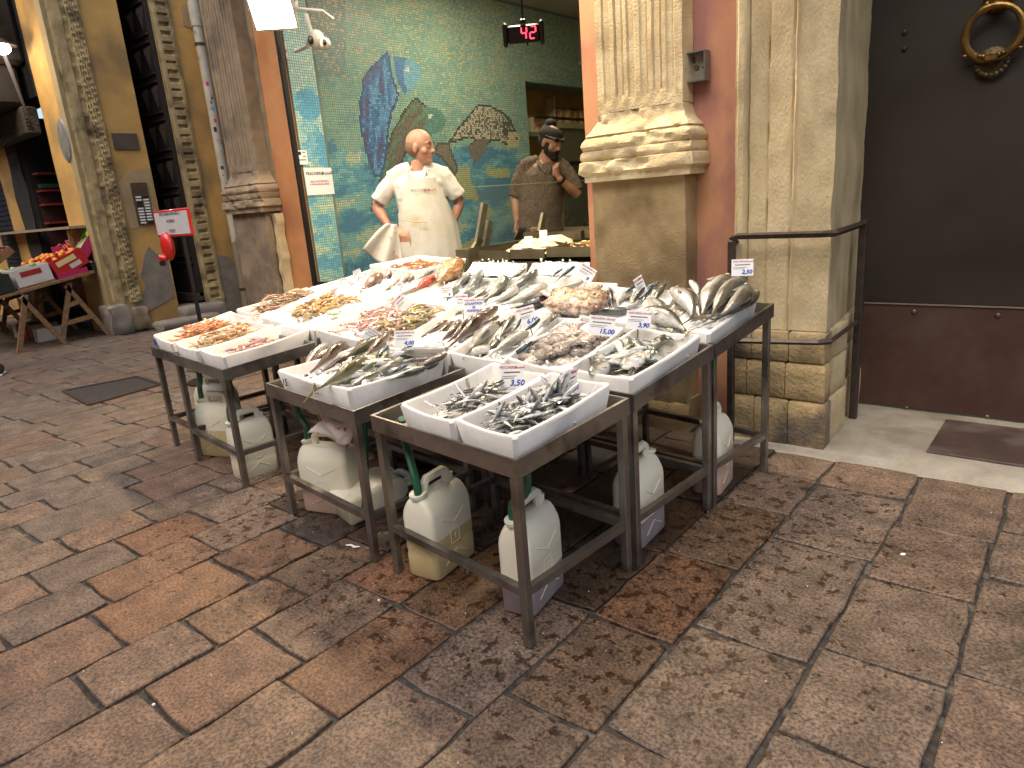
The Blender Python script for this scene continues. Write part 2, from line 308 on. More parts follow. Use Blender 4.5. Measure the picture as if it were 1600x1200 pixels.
def slab(mb, x0, x1, y0, y1, rough=.006, n=3):
    g_ = .0045 + random.uniform(0, .003); x0 += g_; x1 -= g_; y0 += g_; y1 -= g_; h = random.uniform(-.003, .003); tx = random.uniform(-.006, .006); ty = random.uniform(-.004, .004)
    pts = []; c = .006
    def side(a, b, k):
        for i in range(k): t = i / k; pts.append((a[0] + (b[0] - a[0]) * t, a[1] + (b[1] - a[1]) * t))
    side((x0 + c, y0), (x1 - c, y0), n); side((x1, y0 + c), (x1, y1 - c), n + 1); side((x1 - c, y1), (x0 + c, y1), n); side((x0, y1 - c), (x0, y0 + c), n + 1)
    P = []
    for i, (x, y) in enumerate(pts): P.append((x + random.uniform(-rough, rough), y + random.uniform(-rough, rough)))
    cx, cy = (x0 + x1) / 2, (y0 + y1) / 2
    def zz(x, y): return h + tx * (x - cx) + ty * (y - cy)
    top = [(cx + (x - cx) * .975, cy + (y - cy) * .983, zz(x, y)) for x, y in P]; mid = [(x, y, zz(x, y) - .0035) for x, y in P]; bot = [(x, y, -.03) for x, y in P]
    r = random.random(); wx = max(0, min(1, (-x0 - .2) / 1.2)); far = max(0, min(1, (-x0 - 3.5) / 4))
    a = [(.205, .160, .135), (.225, .145, .105), (.215, .168, .130), (.19, .155, .138), (.225, .155, .115)][int(r * 5)]
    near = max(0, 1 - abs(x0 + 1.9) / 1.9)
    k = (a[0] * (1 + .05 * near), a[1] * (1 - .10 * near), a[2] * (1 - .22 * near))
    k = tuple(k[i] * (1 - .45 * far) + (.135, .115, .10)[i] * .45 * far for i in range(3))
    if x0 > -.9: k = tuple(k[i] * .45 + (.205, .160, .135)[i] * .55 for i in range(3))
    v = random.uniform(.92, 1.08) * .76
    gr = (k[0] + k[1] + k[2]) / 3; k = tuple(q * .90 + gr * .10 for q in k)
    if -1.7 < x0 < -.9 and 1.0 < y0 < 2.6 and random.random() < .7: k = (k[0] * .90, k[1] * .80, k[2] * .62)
    if -3.0 < x0 < -1.3 and 1.3 < y0 < 3.3: v *= .36  # slabs under the stand coloured darker to deepen the shade there
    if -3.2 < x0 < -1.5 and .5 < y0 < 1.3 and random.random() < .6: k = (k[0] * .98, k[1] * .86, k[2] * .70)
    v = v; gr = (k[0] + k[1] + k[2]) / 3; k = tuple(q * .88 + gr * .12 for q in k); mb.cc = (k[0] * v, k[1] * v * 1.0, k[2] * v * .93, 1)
    n2 = len(P); mb.add(top + mid + bot, [tuple(range(n2))] + [(n2 + i, n2 + (i + 1) % n2, (i + 1) % n2, i) for i in range(n2)] + [(2 * n2 + i, 2 * n2 + (i + 1) % n2, n2 + (i + 1) % n2, n2 + i) for i in range(n2)])
rest = MB(); count = 0
for i in range(len(ROWS) - 1):
    x1, x0 = ROWS[i], ROWS[i + 1]
    ks = list(CROSS.get(i + 1, []))   # row index i spans ROWS[i+1]..ROWS[i]
    ks = ks or [random.uniform(.3, .6)]
    ytop = 3.09 if x0 > -1.6 else (3.27 if x0 > -6.0 else (6.4 if x0 > -9.1 else 3.19))
    if x0 <= -9.0: ytop = 3.19
    while ks[0] > -.3: ks.insert(0, ks[0] - random.uniform(.33, .46))
    while ks[-1] < ytop - .3: ks.append(ks[-1] + random.uniform(.33, .5))
    ks = [k for k in ks if k < ytop - .12] + [ytop]
    for a, b in zip(ks, ks[1:]):
        if i < 22 and a > -.2 and (x0 > -4.0 or b < 2.6) and count < 290:
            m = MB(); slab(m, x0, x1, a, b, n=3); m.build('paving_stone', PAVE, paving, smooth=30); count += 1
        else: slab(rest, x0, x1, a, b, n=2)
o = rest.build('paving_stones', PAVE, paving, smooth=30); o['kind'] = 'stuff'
# manhole cover and gully
mh = thing('manhole_cover', (-6.0, 1.98, .004), 'dark rectangular iron manhole cover set in the paving at the left', 'manhole cover')
p = [onz(*q)[:2] for q in ((100, 612), (140, 634), (252, 602), (214, 590))]
m = MB(); m.quadprism([(p[i][0], p[i][1]) for i in (3, 2, 1, 0)], -.015, .006); m.build('cover', pm('worn_iron', '4b4743', '3a3633', 20, .5, metal=.4, bump=.9, bscale=50), mh)
m = MB(); cx = sum(q[0] for q in p) / 4; cy = sum(q[1] for q in p) / 4
for i in range(4):
    a, b = p[i], p[(i + 1) % 4]; m.bar((a[0] * 1.0, a[1], .008), (b[0], b[1], .008), .03, .012)
m.build('frame', IRON, mh)
m = MB(); p = [onz(*q)[:2] for q in ((292, 580), (352, 590), (366, 573), (310, 566))]; m.quadprism([(q[0], q[1]) for q in p], -.01, .012)
tag(m.build('drain_cover', pm('worn_iron2', '55504b', '45403c', 20, .6, bump=.5)), 'small grey drain plate in the paving behind the left table legs', 'drain cover')

# ------------------------------------------------------------------ concrete threshold, door recess
m = MB(); nx, ny = 26, 18; vs = []; fs = []
for j in range(ny + 1):
    for i in range(nx + 1):
        x = -1.32 + i * 2.6 / nx; y = 3.085 + j * .83 / ny + (.02 * nz(x * 5, 1) if j == 0 else 0)
        z = .012 + .012 * min(1, j / 3) + .003 * nz(x, y, 0, 7) + (.0 if y < 3.3 else .004)
        vs.append((x, y, z - (.02 if j == 0 else 0)))
for j in range(ny):
    for i in range(nx): a = j * (nx + 1) + i; fs.append((a, a + 1, a + nx + 2, a + nx + 1))
m.add(vs, fs); tag(m.build('threshold', CONC), kind='structure')
m = MB(); q = [onz(*t, .034) for t in ((1482, 668), (1449, 716), (1600, 739))]; X1 = 1.0
m.box(-.49, .9, 3.29, 3.78, .024, .036, b=.003)
tag(m.build('doormat', pm('brown_metal_mat', '55443a', '43362e', 5, .42, c3='6e625c', s3=3, bump=.15)), 'brown sheet laid on the threshold before the dark door', 'mat')
door = thing('palace_door', (-.3, 3.9, .02), 'huge blackened door with ring knocker and brown kick plate', 'door')
def panel(mb, x0, x1, z0, z1, Y, nx, nz_, f, flip=False):
    vs = []; fs = []
    for j in range(nz_ + 1):
        for i in range(nx + 1):
            x = x0 + (x1 - x0) * i / nx; z = z0 + (z1 - z0) * j / nz_; vs.append((x, Y - f(x, z), z))
    for j in range(nz_):
        for i in range(nx): a = j * (nx + 1) + i; fs.append((a, a + 1, a + nx + 2, a + nx + 1))
    mb.add(vs, fs)
m = MB(); m.box(-1.05, 1.6, 3.9, 3.96, .02, 4.2); m.build('leaf', DARKDOOR, door)
m = MB(); m.box(-1.0, 1.6, 3.886, 3.9, .035, .575, b=.003); kp = m.build('kick_plate', KICK, door)
m = MB(); m.box(-1.0, 1.6, 3.878, 3.889, .576, .582); m.build('edge_strip', pm('worn_edge', 'a79a8a', '8d8070', 9, .4, metal=.6), door)
m = MB(); m.box(-1.0, 1.6, 3.884, 3.895, .018, .036); m.build('bottom_strip', pm('verdigris', '3c463d', '2f352e', 9, .6), door)
for (px, py) in ((1428, 487), (1559, 493), (1416, 638), (1542, 652)):
    c = ony(px, py, 3.884); m = MB(); m.ball(c, .013, .008, .013); m.build('rivet', pm('rivet_metal', '776a60', '4c423b', 9, .35, metal=.7), kp)
for (px, py) in ((1413, 50), (1413, 76)):
    c = ony(px, py, 3.897); m = MB(); m.ball(c, .012, .012, .012); m.build('bolt', IRON, door)
# knocker
kc = ony(1552, 50, 3.83); kn = thing('door_knocker', (kc.x, 3.895, kc.z - .14), 'heavy brass ring knocker hanging on the dark door', 'knocker')
m = MB(); path = []
R = .105
ring = []
for k in range(33):
    t = 2 * math.pi * k / 32; ring.append(Vector((kc.x + R * math.sin(t) * .98, 3.845 - .012 * math.cos(t), kc.z + R * math.cos(t))))
m.tube(ring, [.0135 + .003 * math.sin(k * math.pi / 32) + (.004 if k % 6 == 0 else 0) for k in range(33)], 10, cap=False); m.build('ring', BRASS, kn)
m = MB()
m.obox((kc.x, 3.838, kc.z - R + .004), .05, .03, .03, b=.006); m.build('ring_mask', BRASS, kn)
for k in (-3, -2, 2, 3): m = MB(); m.ball((kc.x + k * .014, 3.84, kc.z - R + .006 + abs(k) * .004), .012, .014, .016 - abs(k) * .002); m.build('ring_knob', BRASS, kn)
for k in (-1, 1): m = MB(); m.ball((kc.x + .1 * k, 3.85, kc.z - R + .028), .012, .01, .008); m.build('ring_spur', BRASS, kn)
m = MB(); m.lathe((kc.x, 3.895, kc.z - R - .012), [(.0, -.004), (.062, -.004), (.066, -.012), (.05, -.022), (.02, -.026)], 18, 'Y')
for k in range(9): t = math.pi * (.05 + .9 * k / 8); m.ball((kc.x + .055 * math.cos(t), 3.877, kc.z - R - .012 - .05 * math.sin(t)), .013, .01, .013)
m.build('strike_plate', pm('dull_bronze', '5e4f35', '3e3424', 30, .45, metal=.8, bump=.4), kn)
m = MB(); m.lathe((kc.x, 3.895, kc.z + R + .03), [(.0, -.004), (.055, -.004), (.05, -.02), (.03, -.04), (.0, -.046)], 14, 'Y')
for k in range(7): t = 2 * math.pi * k / 7; m.ball((kc.x + .04 * math.cos(t), 3.87, kc.z + R + .03 + .035 * math.sin(t)), .014, .014, .016)
m.ball((kc.x, 3.85, kc.z + R + .005), .022, .02, .02); m.build('boss', BRASS, kn)

# ------------------------------------------------------------------ stone pier beside the door
def loft_rect(mb, zs, fx0, fx1, fy, yback, nfront, relief, nside=3, rough=.004, seed=0, splay=0.0):
    rings = []
    for z in zs:
        x0, x1, y = fx0(z), fx1(z), fy(z); ring = []
        for i in range(nside): t = i / nside; ring.append((x0, yback + (y - yback) * t))
        for i in range(nfront + 1): t = i / nfront; ring.append((x0 + (x1 - x0) * t, y + relief(x0 + (x1 - x0) * t, z)))
        for i in range(1, nside + 1): t = i / nside; ring.append((x1 - splay * t, y + (yback - y) * t))
        r2 = []
        for (x, yy) in ring:
            d = rough * fbm(x * 3 + seed, z * 3, yy * 3, 3.0) + rough * .6 * nz(x + seed, z, yy, 40)
            r2.append((x + d * (.25 if yy < y + .03 else .8), yy + d if yy < yback - .001 else yy, z))
        rings.append(r2)
    return mb.loft(rings, cap=True)
pier = thing('stone_pier', (-1.1, 3.3, 0), 'tall pale limestone pier between pink wall and dark door', 'stone pier')
def pr(x, z):
    d = 0
    if z > .5 and z < 10:
        if x < -1.262: d = -.012
        elif x < -1.17: d = .012
        elif x < -1.06: d = .0
        elif x < -1.045: d = -.012
        else: d = .004
        if x < -1.300: d = -.004
    for c in (-1.262, -1.17, -1.06): d += .016 * math.exp(-((x - c) / .0055) ** 2)
    ch = max(0, nz(x, z, 3, 5) - .25) * .05 if x > -1.02 else 0
    return d + ch
zs = [.565 + i * .035 for i in range(97)]
m = MB(); loft_rect(m, zs, lambda z: -1.312, lambda z: -.892 + .006 * nz(3, z, 0, 6), lambda z: 3.165, 3.95, 56, pr, nside=14, rough=.0045, seed=3, splay=.07)
m.build('shaft', STONE2, pier)
# plinth blocks: rows of separate rough blocks (front and return)
def rough_block(x0, x1, y0, y1, z0, z1, amp=.008, b=.008, n=5):
    mb = MB(); rings = []
    for k, (z, i) in enumerate([(z0, b), (z0 + b, 0)] + [(z0 + b + (z1 - z0 - 2 * b) * t / 3, 0) for t in (1, 2)] + [(z1 - b, 0), (z1, b)]):
        r = []; a0, a1, c0, c1 = x0 + i, x1 - i, y0 + i, y1 - i
        for t in range(n): r.append((a0 + (a1 - a0) * t / n, c0))
        for t in range(n): r.append((a1, c0 + (c1 - c0) * t / n))
        for t in range(n): r.append((a1 - (a1 - a0) * t / n, c1))
        for t in range(n): r.append((a0, c1 - (c1 - c0) * t / n))
        rings.append([(x + amp * nz(x, yy, z, 9), yy + amp * 1.3 * nz(x + 9, yy, z, 9), z) for x, yy in r])
    mb.loft(rings); return mb
m = MB(); m.box(-1.29, -.96, 3.20, 3.93, -.02, .57); m.build('core', STONE2, pier)
for z0, z1, xs in ((.42, .562, (-1.325, -1.22, -1.05, -.885)), (.24, .415, (-1.325, -1.24, -1.06, -.88)), (-.02, .235, (-1.33, -1.2, -1.04, -.875))):
    for a, b in zip(xs, xs[1:]): rough_block(a + .002, b - .002, 3.142, 3.24, z0, z1).build('block', BLOCK, pier, smooth=50)
    for a, b in ((3.243, 3.5), (3.503, 3.92)): rough_block(-1.04, -.882 - (.03 if a > 3.4 else 0) - (.0 if z0 < .1 else .008), a, b, z0, z1, amp=.007).build('block', STONE2, pier, smooth=50)
# ------------------------------------------------------------------ fluted pilasters
def pilaster(x0, x1, zt, label, mats, seed, zcap=0.0, nfl=6, rootname='pilaster'):
    xc = (x0 + x1) / 2; root = thing(rootname, (xc, 3.24, 0), label, 'pilaster')
    H = (x1 - x0) / 2; yf = 3.17
    def fl(x, z):
        t = (x - x0) / (x1 - x0); t = (t - .06) / .88
        if t <= 0 or t >= 1: return 0
        u = (t * nfl) % 1; ze = 1.665 + zcap
        half = .30; c = abs(u - .5)
        if c < half and z > ze - .012:
            rr = math.sqrt(max(0, 1 - (c / half) ** 2)); lim = ze + .028 - rr * .028
            if z < lim: return .0
            e_ = (half - c) / half; return .0035 + .009 * math.exp(-(e_ / .16) ** 2)
        return -.0015
    zs = [1.62 + zcap + .012 * i for i in range(14)] + [1.62 + zcap + .17 + i * .06 for i in range(int((zt - 1.8) / .06))]
    m = MB(); loft_rect(m, zs, lambda z: x0, lambda z: x1, lambda z: yf, 3.279, nfl * 12, fl, nside=3, rough=.003, seed=seed); m.build('shaft', mats[0], root, smooth=28)
    prof = [(1.618, .002), (1.60, .004), (1.57, .012), (1.545, .030), (1.525, .052), (1.515, .060), (1.508, .052), (1.50, .066), (1.485, .080), (1.465, .085), (1.45, .078), (1.442, .070), (1.438, .079), (1.415, .083), (1.40, .079), (1.393, .074), (1.388, .090), (1.36, .096), (1.335, .094), (1.325, .080), (1.318, .072), (1.290, .072)]
    prof = [(z + zcap, p) for z, p in prof][::-1]; zz = []; pp = []
    for (a, p), (b, q) in zip(prof, prof[1:]):
        for k in range(2): zz.append(a + (b - a) * k / 2); pp.append(p + (q - p) * k / 2)
    zz.append(prof[-1][0]); pp.append(prof[-1][1]); D = dict(zip(zz, pp))
    worn = lambda z, s_: .018 * max(0, nz(z * 3, s_, seed, 3) - .1)
    m = MB(); loft_rect(m, zz, lambda z: x0 - D[z] * .9, lambda z: x1 + D[z] * .9 * (1 - .15 * abs(nz(z, 2, seed, 9))), lambda z: yf - D[z] * .85, 3.279, 40, lambda x, z: .045 * max(0, fbm(x, z * 1.5, seed, 7) - .18), nside=4, rough=.011, seed=seed + 5)
    m.build('base_moulding', mats[1], root, smooth=40)
    zs = [.13 + i * .0515 for i in range(23)]; zs[-1] = 1.289 + zcap
    m = MB(); loft_rect(m, zs, lambda z: x0 - .045, lambda z: x1 + .015, lambda z: yf - .018, 3.279, 24, lambda x, z: 0, nside=3, rough=.005, seed=seed + 9); m.build('pedestal', mats[2], root, smooth=40)
    m = MB(); loft_rect(m, [-.02, .03, .10, .14, .17], lambda z: x0 - .07, lambda z: x1 + .03, lambda z: yf - .04 + max(0, z - .1) * .5, 3.279, 14, lambda x, z: 0, nside=3, rough=.01, seed=seed + 9); m.build('plinth', mats[2], root, smooth=40)
    return root
pilaster(-2.035, -1.57, 4.2, 'pale fluted pilaster right of the shop opening', (STONE, STONE, pm('ochre_pedestal', 'a58f66', '8b7550', 7, .88, bump=.5, bscale=130, c3='74603f', s3=3)), 1)
lp = pilaster(-5.76, -5.30, 4.2, 'greyish fluted pilaster at the corner of the side alley', (STONE3, STONE3, STONE3), 8, nfl=9)
# raised broken stone on the left pilaster's lit side
m = MB()
zz_ = [.55 + k * .03 for k in range(25)]
loft_rect(m, zz_, lambda z: -5.262, lambda z: -5.222 + .022 * nz(z * 3, 7, 1, 2) + .008 * nz(z, 3, 3, 30), lambda z: 3.20 + .02 * nz(z, 5, 2, 8), 3.279, 4, lambda x, z: 0, nside=4, rough=.006, seed=21)
m.build('side_fragment', STONE2, lp)

# ------------------------------------------------------------------ shop building walls
wall = thing('shop_building', (-3.5, 3.4, 0), 'building with the fish shop opening framed in orange and pink plaster', 'building')
def rwall(mb, x0, x1, z0, z1, Y, amp, yb=None, n=None):
    nx = max(2, int((x1 - x0) / .05)); nzz = max(2, int((z1 - z0) / .08)); panel(mb, x0, x1, z0, z1, Y, nx, nzz, lambda x, z: amp * fbm(x, z, Y, 2.2)); mb.box(x0 + .001, x1 - .001, Y + .02, yb or Y + .28, z0, z1)
m = MB(); rwall(m, -1.585, -1.29, -.02, 4.4, 3.285, .006); m.build('pink_wall', PINK, wall)
m = MB(); rwall(m, -2.2, -2.0, -.02, 4.4, 3.285, .004); m.build('opening_jamb', pm('salmon_plaster', 'bd8a66', 'b07c5c', 3, .8, bump=.1, c3='94574a', s3=2), wall)
m = MB(); rwall(m, -5.24, -4.93, -.02, 4.4, 3.285, .004, yb=3.30); m.box(-5.24, -4.945, 3.31, 3.6, -.02, 4.4); m.build('opening_jamb', ORANGE, wall)
m = MB(); m.box(-5.9, -5.24, 3.28, 3.6, -.02, 4.4); m.build('corner_wall', STONE3, wall)
m = MB(); m.box(-4.945, -4.915, 3.275, 3.31, -.02, 4.4); m.build('frame_edge', BLACK, wall)
m = MB(); m.box(-5.2, -1.7, 3.31, 3.62, 2.93, 4.4); m.build('lintel', ORANGE, wall)
m = MB(); m.box(-4.91, -2.21, 3.30, 3.335, -.01, .70); m.build('shade_panel', pm('shade_panel_black', '211d1a', '181513', 6, .55), wall)  # dark panel added to blacken the space behind and under the stand
m = MB(); m.box(-5.9, -5.6, 3.6, 9.2, -.02, 4.4); m.build('alley_side_wall', YELLOW, wall)
m = MB(); m.box(-1.75, -1.3, 3.56, 9.2, -.02, 4.4); m.box(-1.3, 3, 3.96, 4.3, -.02, 4.4); m.build('inner_wall', pm('shop_white_wall', 'b5ae98', 'a69e88', 3, .7), wall)
m = MB(); m.box(-5.6, -1.75, 9.0, 9.2, -.02, 4.4); m.build('back_wall', MATS['shop_white_wall'], wall)
m = MB(); m.box(-5.6, -1.75, 3.62, 9.0, 3.25, 3.35); m.build('ceiling', MATS['shop_white_wall'], wall)
m = MB(); m.box(-5.6, -1.75, 3.3, 9.0, -.02, .01); m.build('shop_floor', pm('grey_tile_floor', '6d6b66', '5b5853', 6, .4), wall)
m = MB(); m.box(-.9, 3.0, 3.2, 3.9, 2.9, 4.4); m.box(1.2, 3.0, 3.2, 3.9, -.02, 2.9); m.build('door_surround', STONE2, wall)

# upper storeys and the house on the other side of the narrow street (behind the viewer)
m = MB(); m.box(-5.9, 4.0, 3.3, 3.8, 4.401, 10.5); m.build('upper_storeys', ORANGE, wall)
ob = thing('opposite_building', (-6, -5.8, 0), 'plain ochre house front closing the other side of the street', 'building')
m = MB(); m.box(-22, 5, -6.2, -5.6, 0, 7.5); m.build('wall', pm('opposite_plaster', 'a5835a', '8f6f4c', 2, .85), ob)
for k in range(7): m = MB(); m.box(-20 + 3.6 * k, -18.6 + 3.6 * k, -5.599, -5.56, 0.1, 2.5); m.build('shop_door', pm('dark_shop_door', '2a2420', None, 4, .5), ob)
# ------------------------------------------------------------------ mosaic
def inpoly(x, y, P):
    c = False; j = len(P) - 1
    for i in range(len(P)):
        if ((P[i][1] > y) != (P[j][1] > y)) and (x < (P[j][0] - P[i][0]) * (y - P[i][1]) / (P[j][1] - P[i][1]) + P[i][0]): c = not c
        j = i
    return c
def pdist(x, y, P):
    best = 1e9
    for i in range(len(P)):
        ax, ay = P[i]; bx, by = P[(i + 1) % len(P)]; dx, dy = bx - ax, by - ay; t = max(0, min(1, ((x - ax) * dx + (y - ay) * dy) / (dx * dx + dy * dy + 1e-9)))
        best = min(best, math.hypot(x - ax - t * dx, y - ay - t * dy))
    return best
BLUEF = [(605, 80), (611, 92), (612, 112), (619, 135), (624, 150), (613, 176), (608, 200), (606, 232), (602, 258), (596, 276), (584, 276), (571, 238), (562, 195), (561, 160), (567, 135), (563, 126), (580, 104)]
BLUEH = [(614, 88), (640, 92), (655, 102), (657, 122), (647, 138), (633, 147), (625, 136), (617, 115)]
GREENF = [(650, 152), (668, 166), (680, 168), (692, 176), (697, 190), (690, 205), (672, 212), (656, 210), (640, 228), (625, 262), (606, 300), (590, 330), (578, 330), (592, 285), (601, 240), (613, 205), (628, 178), (640, 160)]
GREYF = [(748, 162), (768, 166), (783, 173), (798, 185), (805, 203), (812, 214), (811, 230), (795, 229), (783, 222), (768, 219), (757, 236), (741, 258), (731, 228), (742, 218), (733, 215), (712, 222), (700, 223), (713, 203), (732, 180), (744, 166)]
BROWN = [(683, 222), (702, 223), (707, 240), (716, 262), (712, 275), (690, 247), (678, 240)]
WAVE_L = [(453, 168), (458, 149), (478, 137), (512, 138), (520, 176), (500, 180), (489, 190), (503, 210), (520, 232), (560, 250), (586, 256), (588, 284), (520, 266), (470, 246), (462, 238), (482, 215), (470, 200), (474, 188), (465, 172)]
WAVE_R = [(712, 300), (735, 262), (762, 232), (790, 236), (812, 246), (822, 240), (822, 300), (790, 320), (700, 340)]
rm = random.Random(5)
def J(c, a=.12):
    k = (1 + rm.uniform(-a, a)) * 1.18; g_ = .05; return (c[0] * k + g_, c[1] * k + g_, c[2] * k + g_ * .8, 1)
def tcol(px, py, strip, P):
    n1 = noise.noise(Vector((px * .03, py * .045, 1))) + .5 * noise.noise(Vector((px * .09, py * .14, 4)))
    if not strip:
        if inpoly(px, py, BLUEF):
            d = pdist(px, py, BLUEF)
            if d < 3.2: return J((.04, .09, .22))
            s_ = noise.noise(Vector((px * .13 + 3, (py + px * .4) * .022, 0))) + .25 * noise.noise(Vector((px * .3, py * .25, 5))) + .004 * (px - 590)
            return J((.11, .29, .50) if s_ > .06 else ((.065, .17, .38) if s_ > -.26 else (.10, .09, .20)), .22)
        if inpoly(px, py, BLUEH):
            if math.hypot(px - 637, py - 110) < 4: return (.75, .72, .65, 1) if math.hypot(px - 638, py - 109) > 1.6 else (.03, .03, .03, 1)
            return J((.16, .38, .48) if px > 630 + .2 * abs(py - 115) else (.08, .20, .40))
        if inpoly(px, py, GREYF):
            d = pdist(px, py, GREYF)
            if math.hypot(px - 807, py - 217) < 1.6: return (.03, .03, .03, 1)
            if px > 794 and py > 206: return J((.50, .46, .27))
            if d < 2.6 and py < 226: return J((.05, .05, .045))
            if py > 222 and px < 765 or (py > 216 and px < 768): return J((.17, .14, .11))
            if px > 786 and py < 212: return J((.06, .06, .05)) if rm.random() > .1 else J((.5, .48, .35))
            return J((.45, .41, .30)) if rm.random() < .62 else J((.10, .095, .085))
        if inpoly(px, py, BROWN): return J((.10, .085, .07) if pdist(px, py, BROWN) < 3 else (.20, .17, .12))
        if inpoly(px, py, GREENF):
            if math.hypot(px - 672, py - 181) < 3.6: return (.72, .70, .6, 1) if px > 669.5 else (.04, .04, .04, 1)
            d = pdist(px, py, GREENF)
            if px > 666: return J((.10, .25, .20))
            if d < 3: return J((.05, .05, .045))
            s_ = noise.noise(Vector(((px + .7 * py) * .10, (py - px * .7) * .018, 2))) + .25 * noise.noise(Vector((px * .3, py * .25, 5)))
            return J((.12, .22, .14) if s_ > .08 else ((.14, .15, .10) if s_ > -.2 else (.16, .11, .10)), .22)
        if py > 232 + 14 * n1 or inpoly(px, py, WAVE_R):
            wv = n1 + .35 * math.sin(py * .09 + px * .02)
            if inpoly(px, py, WAVE_R): wv -= .35
            if py > 262 and px > 700 and px < 900 and noise.noise(Vector((px * .02, py * .03, 8))) > .12: return J((.40, .42, .20))
            if wv < -.3: return J((.06, .22, .34))
            if wv < .05: return J((.10, .32, .40))
            return J((.20, .42, .40)) if wv < .45 else J((.42, .50, .34))
    else:
        if inpoly(px, py, WAVE_L) and n1 < .5: return J((.10, .38, .55) if n1 < .1 else (.2, .48, .55))
        if py > 225:
            if n1 < -.12: return J((.12, .36, .48))
            return J((.24, .50, .46)) if n1 < .3 else J((.46, .56, .38))
        if rm.random() < .05: return J((.65, .66, .45))
        return J((.36, .56, .50), .08)
    if inpoly(px, py, WAVE_L) and py > 200: return J((.10, .30, .42) if n1 < .2 else (.2, .42, .42))
    pb = max(.0, min(.36, (205 - py) / 560 + .16 * max(0, n1) + (.10 if px > 690 else 0) - .05))
    if rm.random() < pb: return J((.46, .44, .25) if px > 600 else (.40, .36, .24))
    return J((.19, .35, .29) if n1 < 0 else (.24, .40, .31), .09) if px > 540 or py > 120 else J((.17, .27, .25))
def mosaic(name, X, y0, y1, z0, z1, strip, pitch=.02, hole=None, label=None):
    mb = MB(); ny = int((y1 - y0) / pitch); nzn = int((z1 - z0) / pitch)
    for i in range(ny):
        for j in range(nzn):
            y = y0 + i * pitch; z = z0 + j * pitch
            if hole and hole(y, z): continue
            px, py = proj((X, y + pitch / 2, z + pitch / 2)); mb.cc = tcol(px, py, strip, None)
            e = .0016; t = rm.uniform(-.0004, .0004)
            mb.add([(X + t, y + e, z + e), (X - t, y + pitch - e, z + e), (X + t, y + pitch - e, z + pitch - e), (X - t, y + e, z + pitch - e)], [(0, 1, 2, 3)])
    o = mb.build('mosaic_tile', TILE, name, smooth=0); o['kind'] = 'stuff'; return o
mw = thing('mosaic_wall', (-5.2, 5.2, 0), 'blue green mosaic wall picturing leaping fish and waves', 'mosaic wall')
NY0, NY1, NZT = 6.47, 8.6, 2.47
m = MB(); m.box(-5.4, -5.104, 3.62, NY0, 0, 3.3); m.box(-5.4, -5.104, NY0, NY1, NZT, 3.3); m.box(-5.4, -5.104, NY1, 9.0, 0, 3.3); m.box(-5.6, -4.934, 3.34, 3.61, 0, 3.3); m.box(-5.98, -5.95, NY0 - .1, NY1 + .1, 0, NZT + .1); m.build('grout_backing', GROUT, mw)
mosaic(mw, -5.1, 3.62, 8.9, .62, 3.22, False, hole=lambda y, z: (y > NY0 - .01 and z < NZT - .005))
mosaic(mw, -4.93, 3.345, 3.605, .55, 2.92, True)
mosaic(mw, -5.94, NY0 - .1, NY1, 1.2, NZT + .1, False, pitch=.03)
# ------------------------------------------------------------------ building on the far side of the alley
lb = thing('corner_building', (-9.6, 4.2, 0), 'ochre building at the alley corner with carved stone pier and studded door', 'building')
WX = -9.1
def ywall(mb, y0, y1, z0, z1, X, amp, s_=2.2):
    ny = max(2, int((y1 - y0) / .05)); nzz = max(2, int((z1 - z0) / .07)); vs = []; fs = []
    for j in range(nzz + 1):
        for i in range(ny + 1):
            y = y0 + (y1 - y0) * i / ny; z = z0 + (z1 - z0) * j / nzz; vs.append((X + amp * fbm(y, z, X, s_), y, z))
    for j in range(nzz):
        for i in range(ny): a = j * (ny + 1) + i; fs.append((a, a + 1, a + ny + 2, a + ny + 1))
    mb.add(vs, fs)
m = MB(); ywall(m, 3.53, 3.985, .0, 5.2, WX, .006); m.box(-9.9, WX - .02, 3.53, 3.98, 0, 5.2); m.build('plaque_wall', YELLOW, lb)
m = MB(); ywall(m, 4.60, 5.6, .0, 5.2, WX, .006); m.box(-9.9, WX - .02, 4.36, 9.2, 0, 5.2); m.box(WX - .02, WX, 5.6, 9.2, 0, 5.2); m.build('pipe_wall', YELLOW, lb)
m = MB(); m.box(-9.9, WX, 3.98, 4.36, 4.3, 5.2); m.build('door_lintel', YELLOW, lb)
# bare grey render low on the walls
def patch(name, X, pts, mat, th=.01):
    mb = MB(); n = len(pts); vs = [(X, p[0], p[1]) for p in pts] + [(X + th, p[0], p[1]) for p in pts]
    mb.add(vs, [tuple(range(n - 1, -1, -1)), tuple(range(n, 2 * n))] + [(i, (i + 1) % n, n + (i + 1) % n, n + i) for i in range(n)]); return mb.build(name, mat, lb, smooth=0)
def wpts(*ps): return [tuple(onx(x, y, WX)[1:]) for x, y in ps]
q = wpts((212, 497), (262, 470), (272, 462), (266, 430), (262, 405), (246, 398), (232, 385), (226, 398), (222, 420), (219, 432), (228, 445), (222, 462), (210, 470)); patch('grey_render_patch', WX - .002, q[::-1], GREYPL)
q = wpts((352, 492), (388, 480), (384, 440), (372, 420), (358, 402), (342, 398), (336, 408), (344, 450)); patch('grey_render_patch', WX - .002, q[::-1], GREYPL)
q = wpts((200, 270), (186, 285), (196, 330), (204, 358), (248, 350), (240, 300), (232, 262)); patch('pale_plaster_patch', WX - .001, [(a, b) for a, b in q][::1], pm('pale_buff_plaster', 'a9936c', '98815c', 5, .9, bump=.2), th=.007)
q = wpts((292, 5), (283, 10), (287, 40), (300, 45), (301, 3)); patch('pale_plaster_patch', WX - .001, q, MATS['pale_buff_plaster'], th=.01)
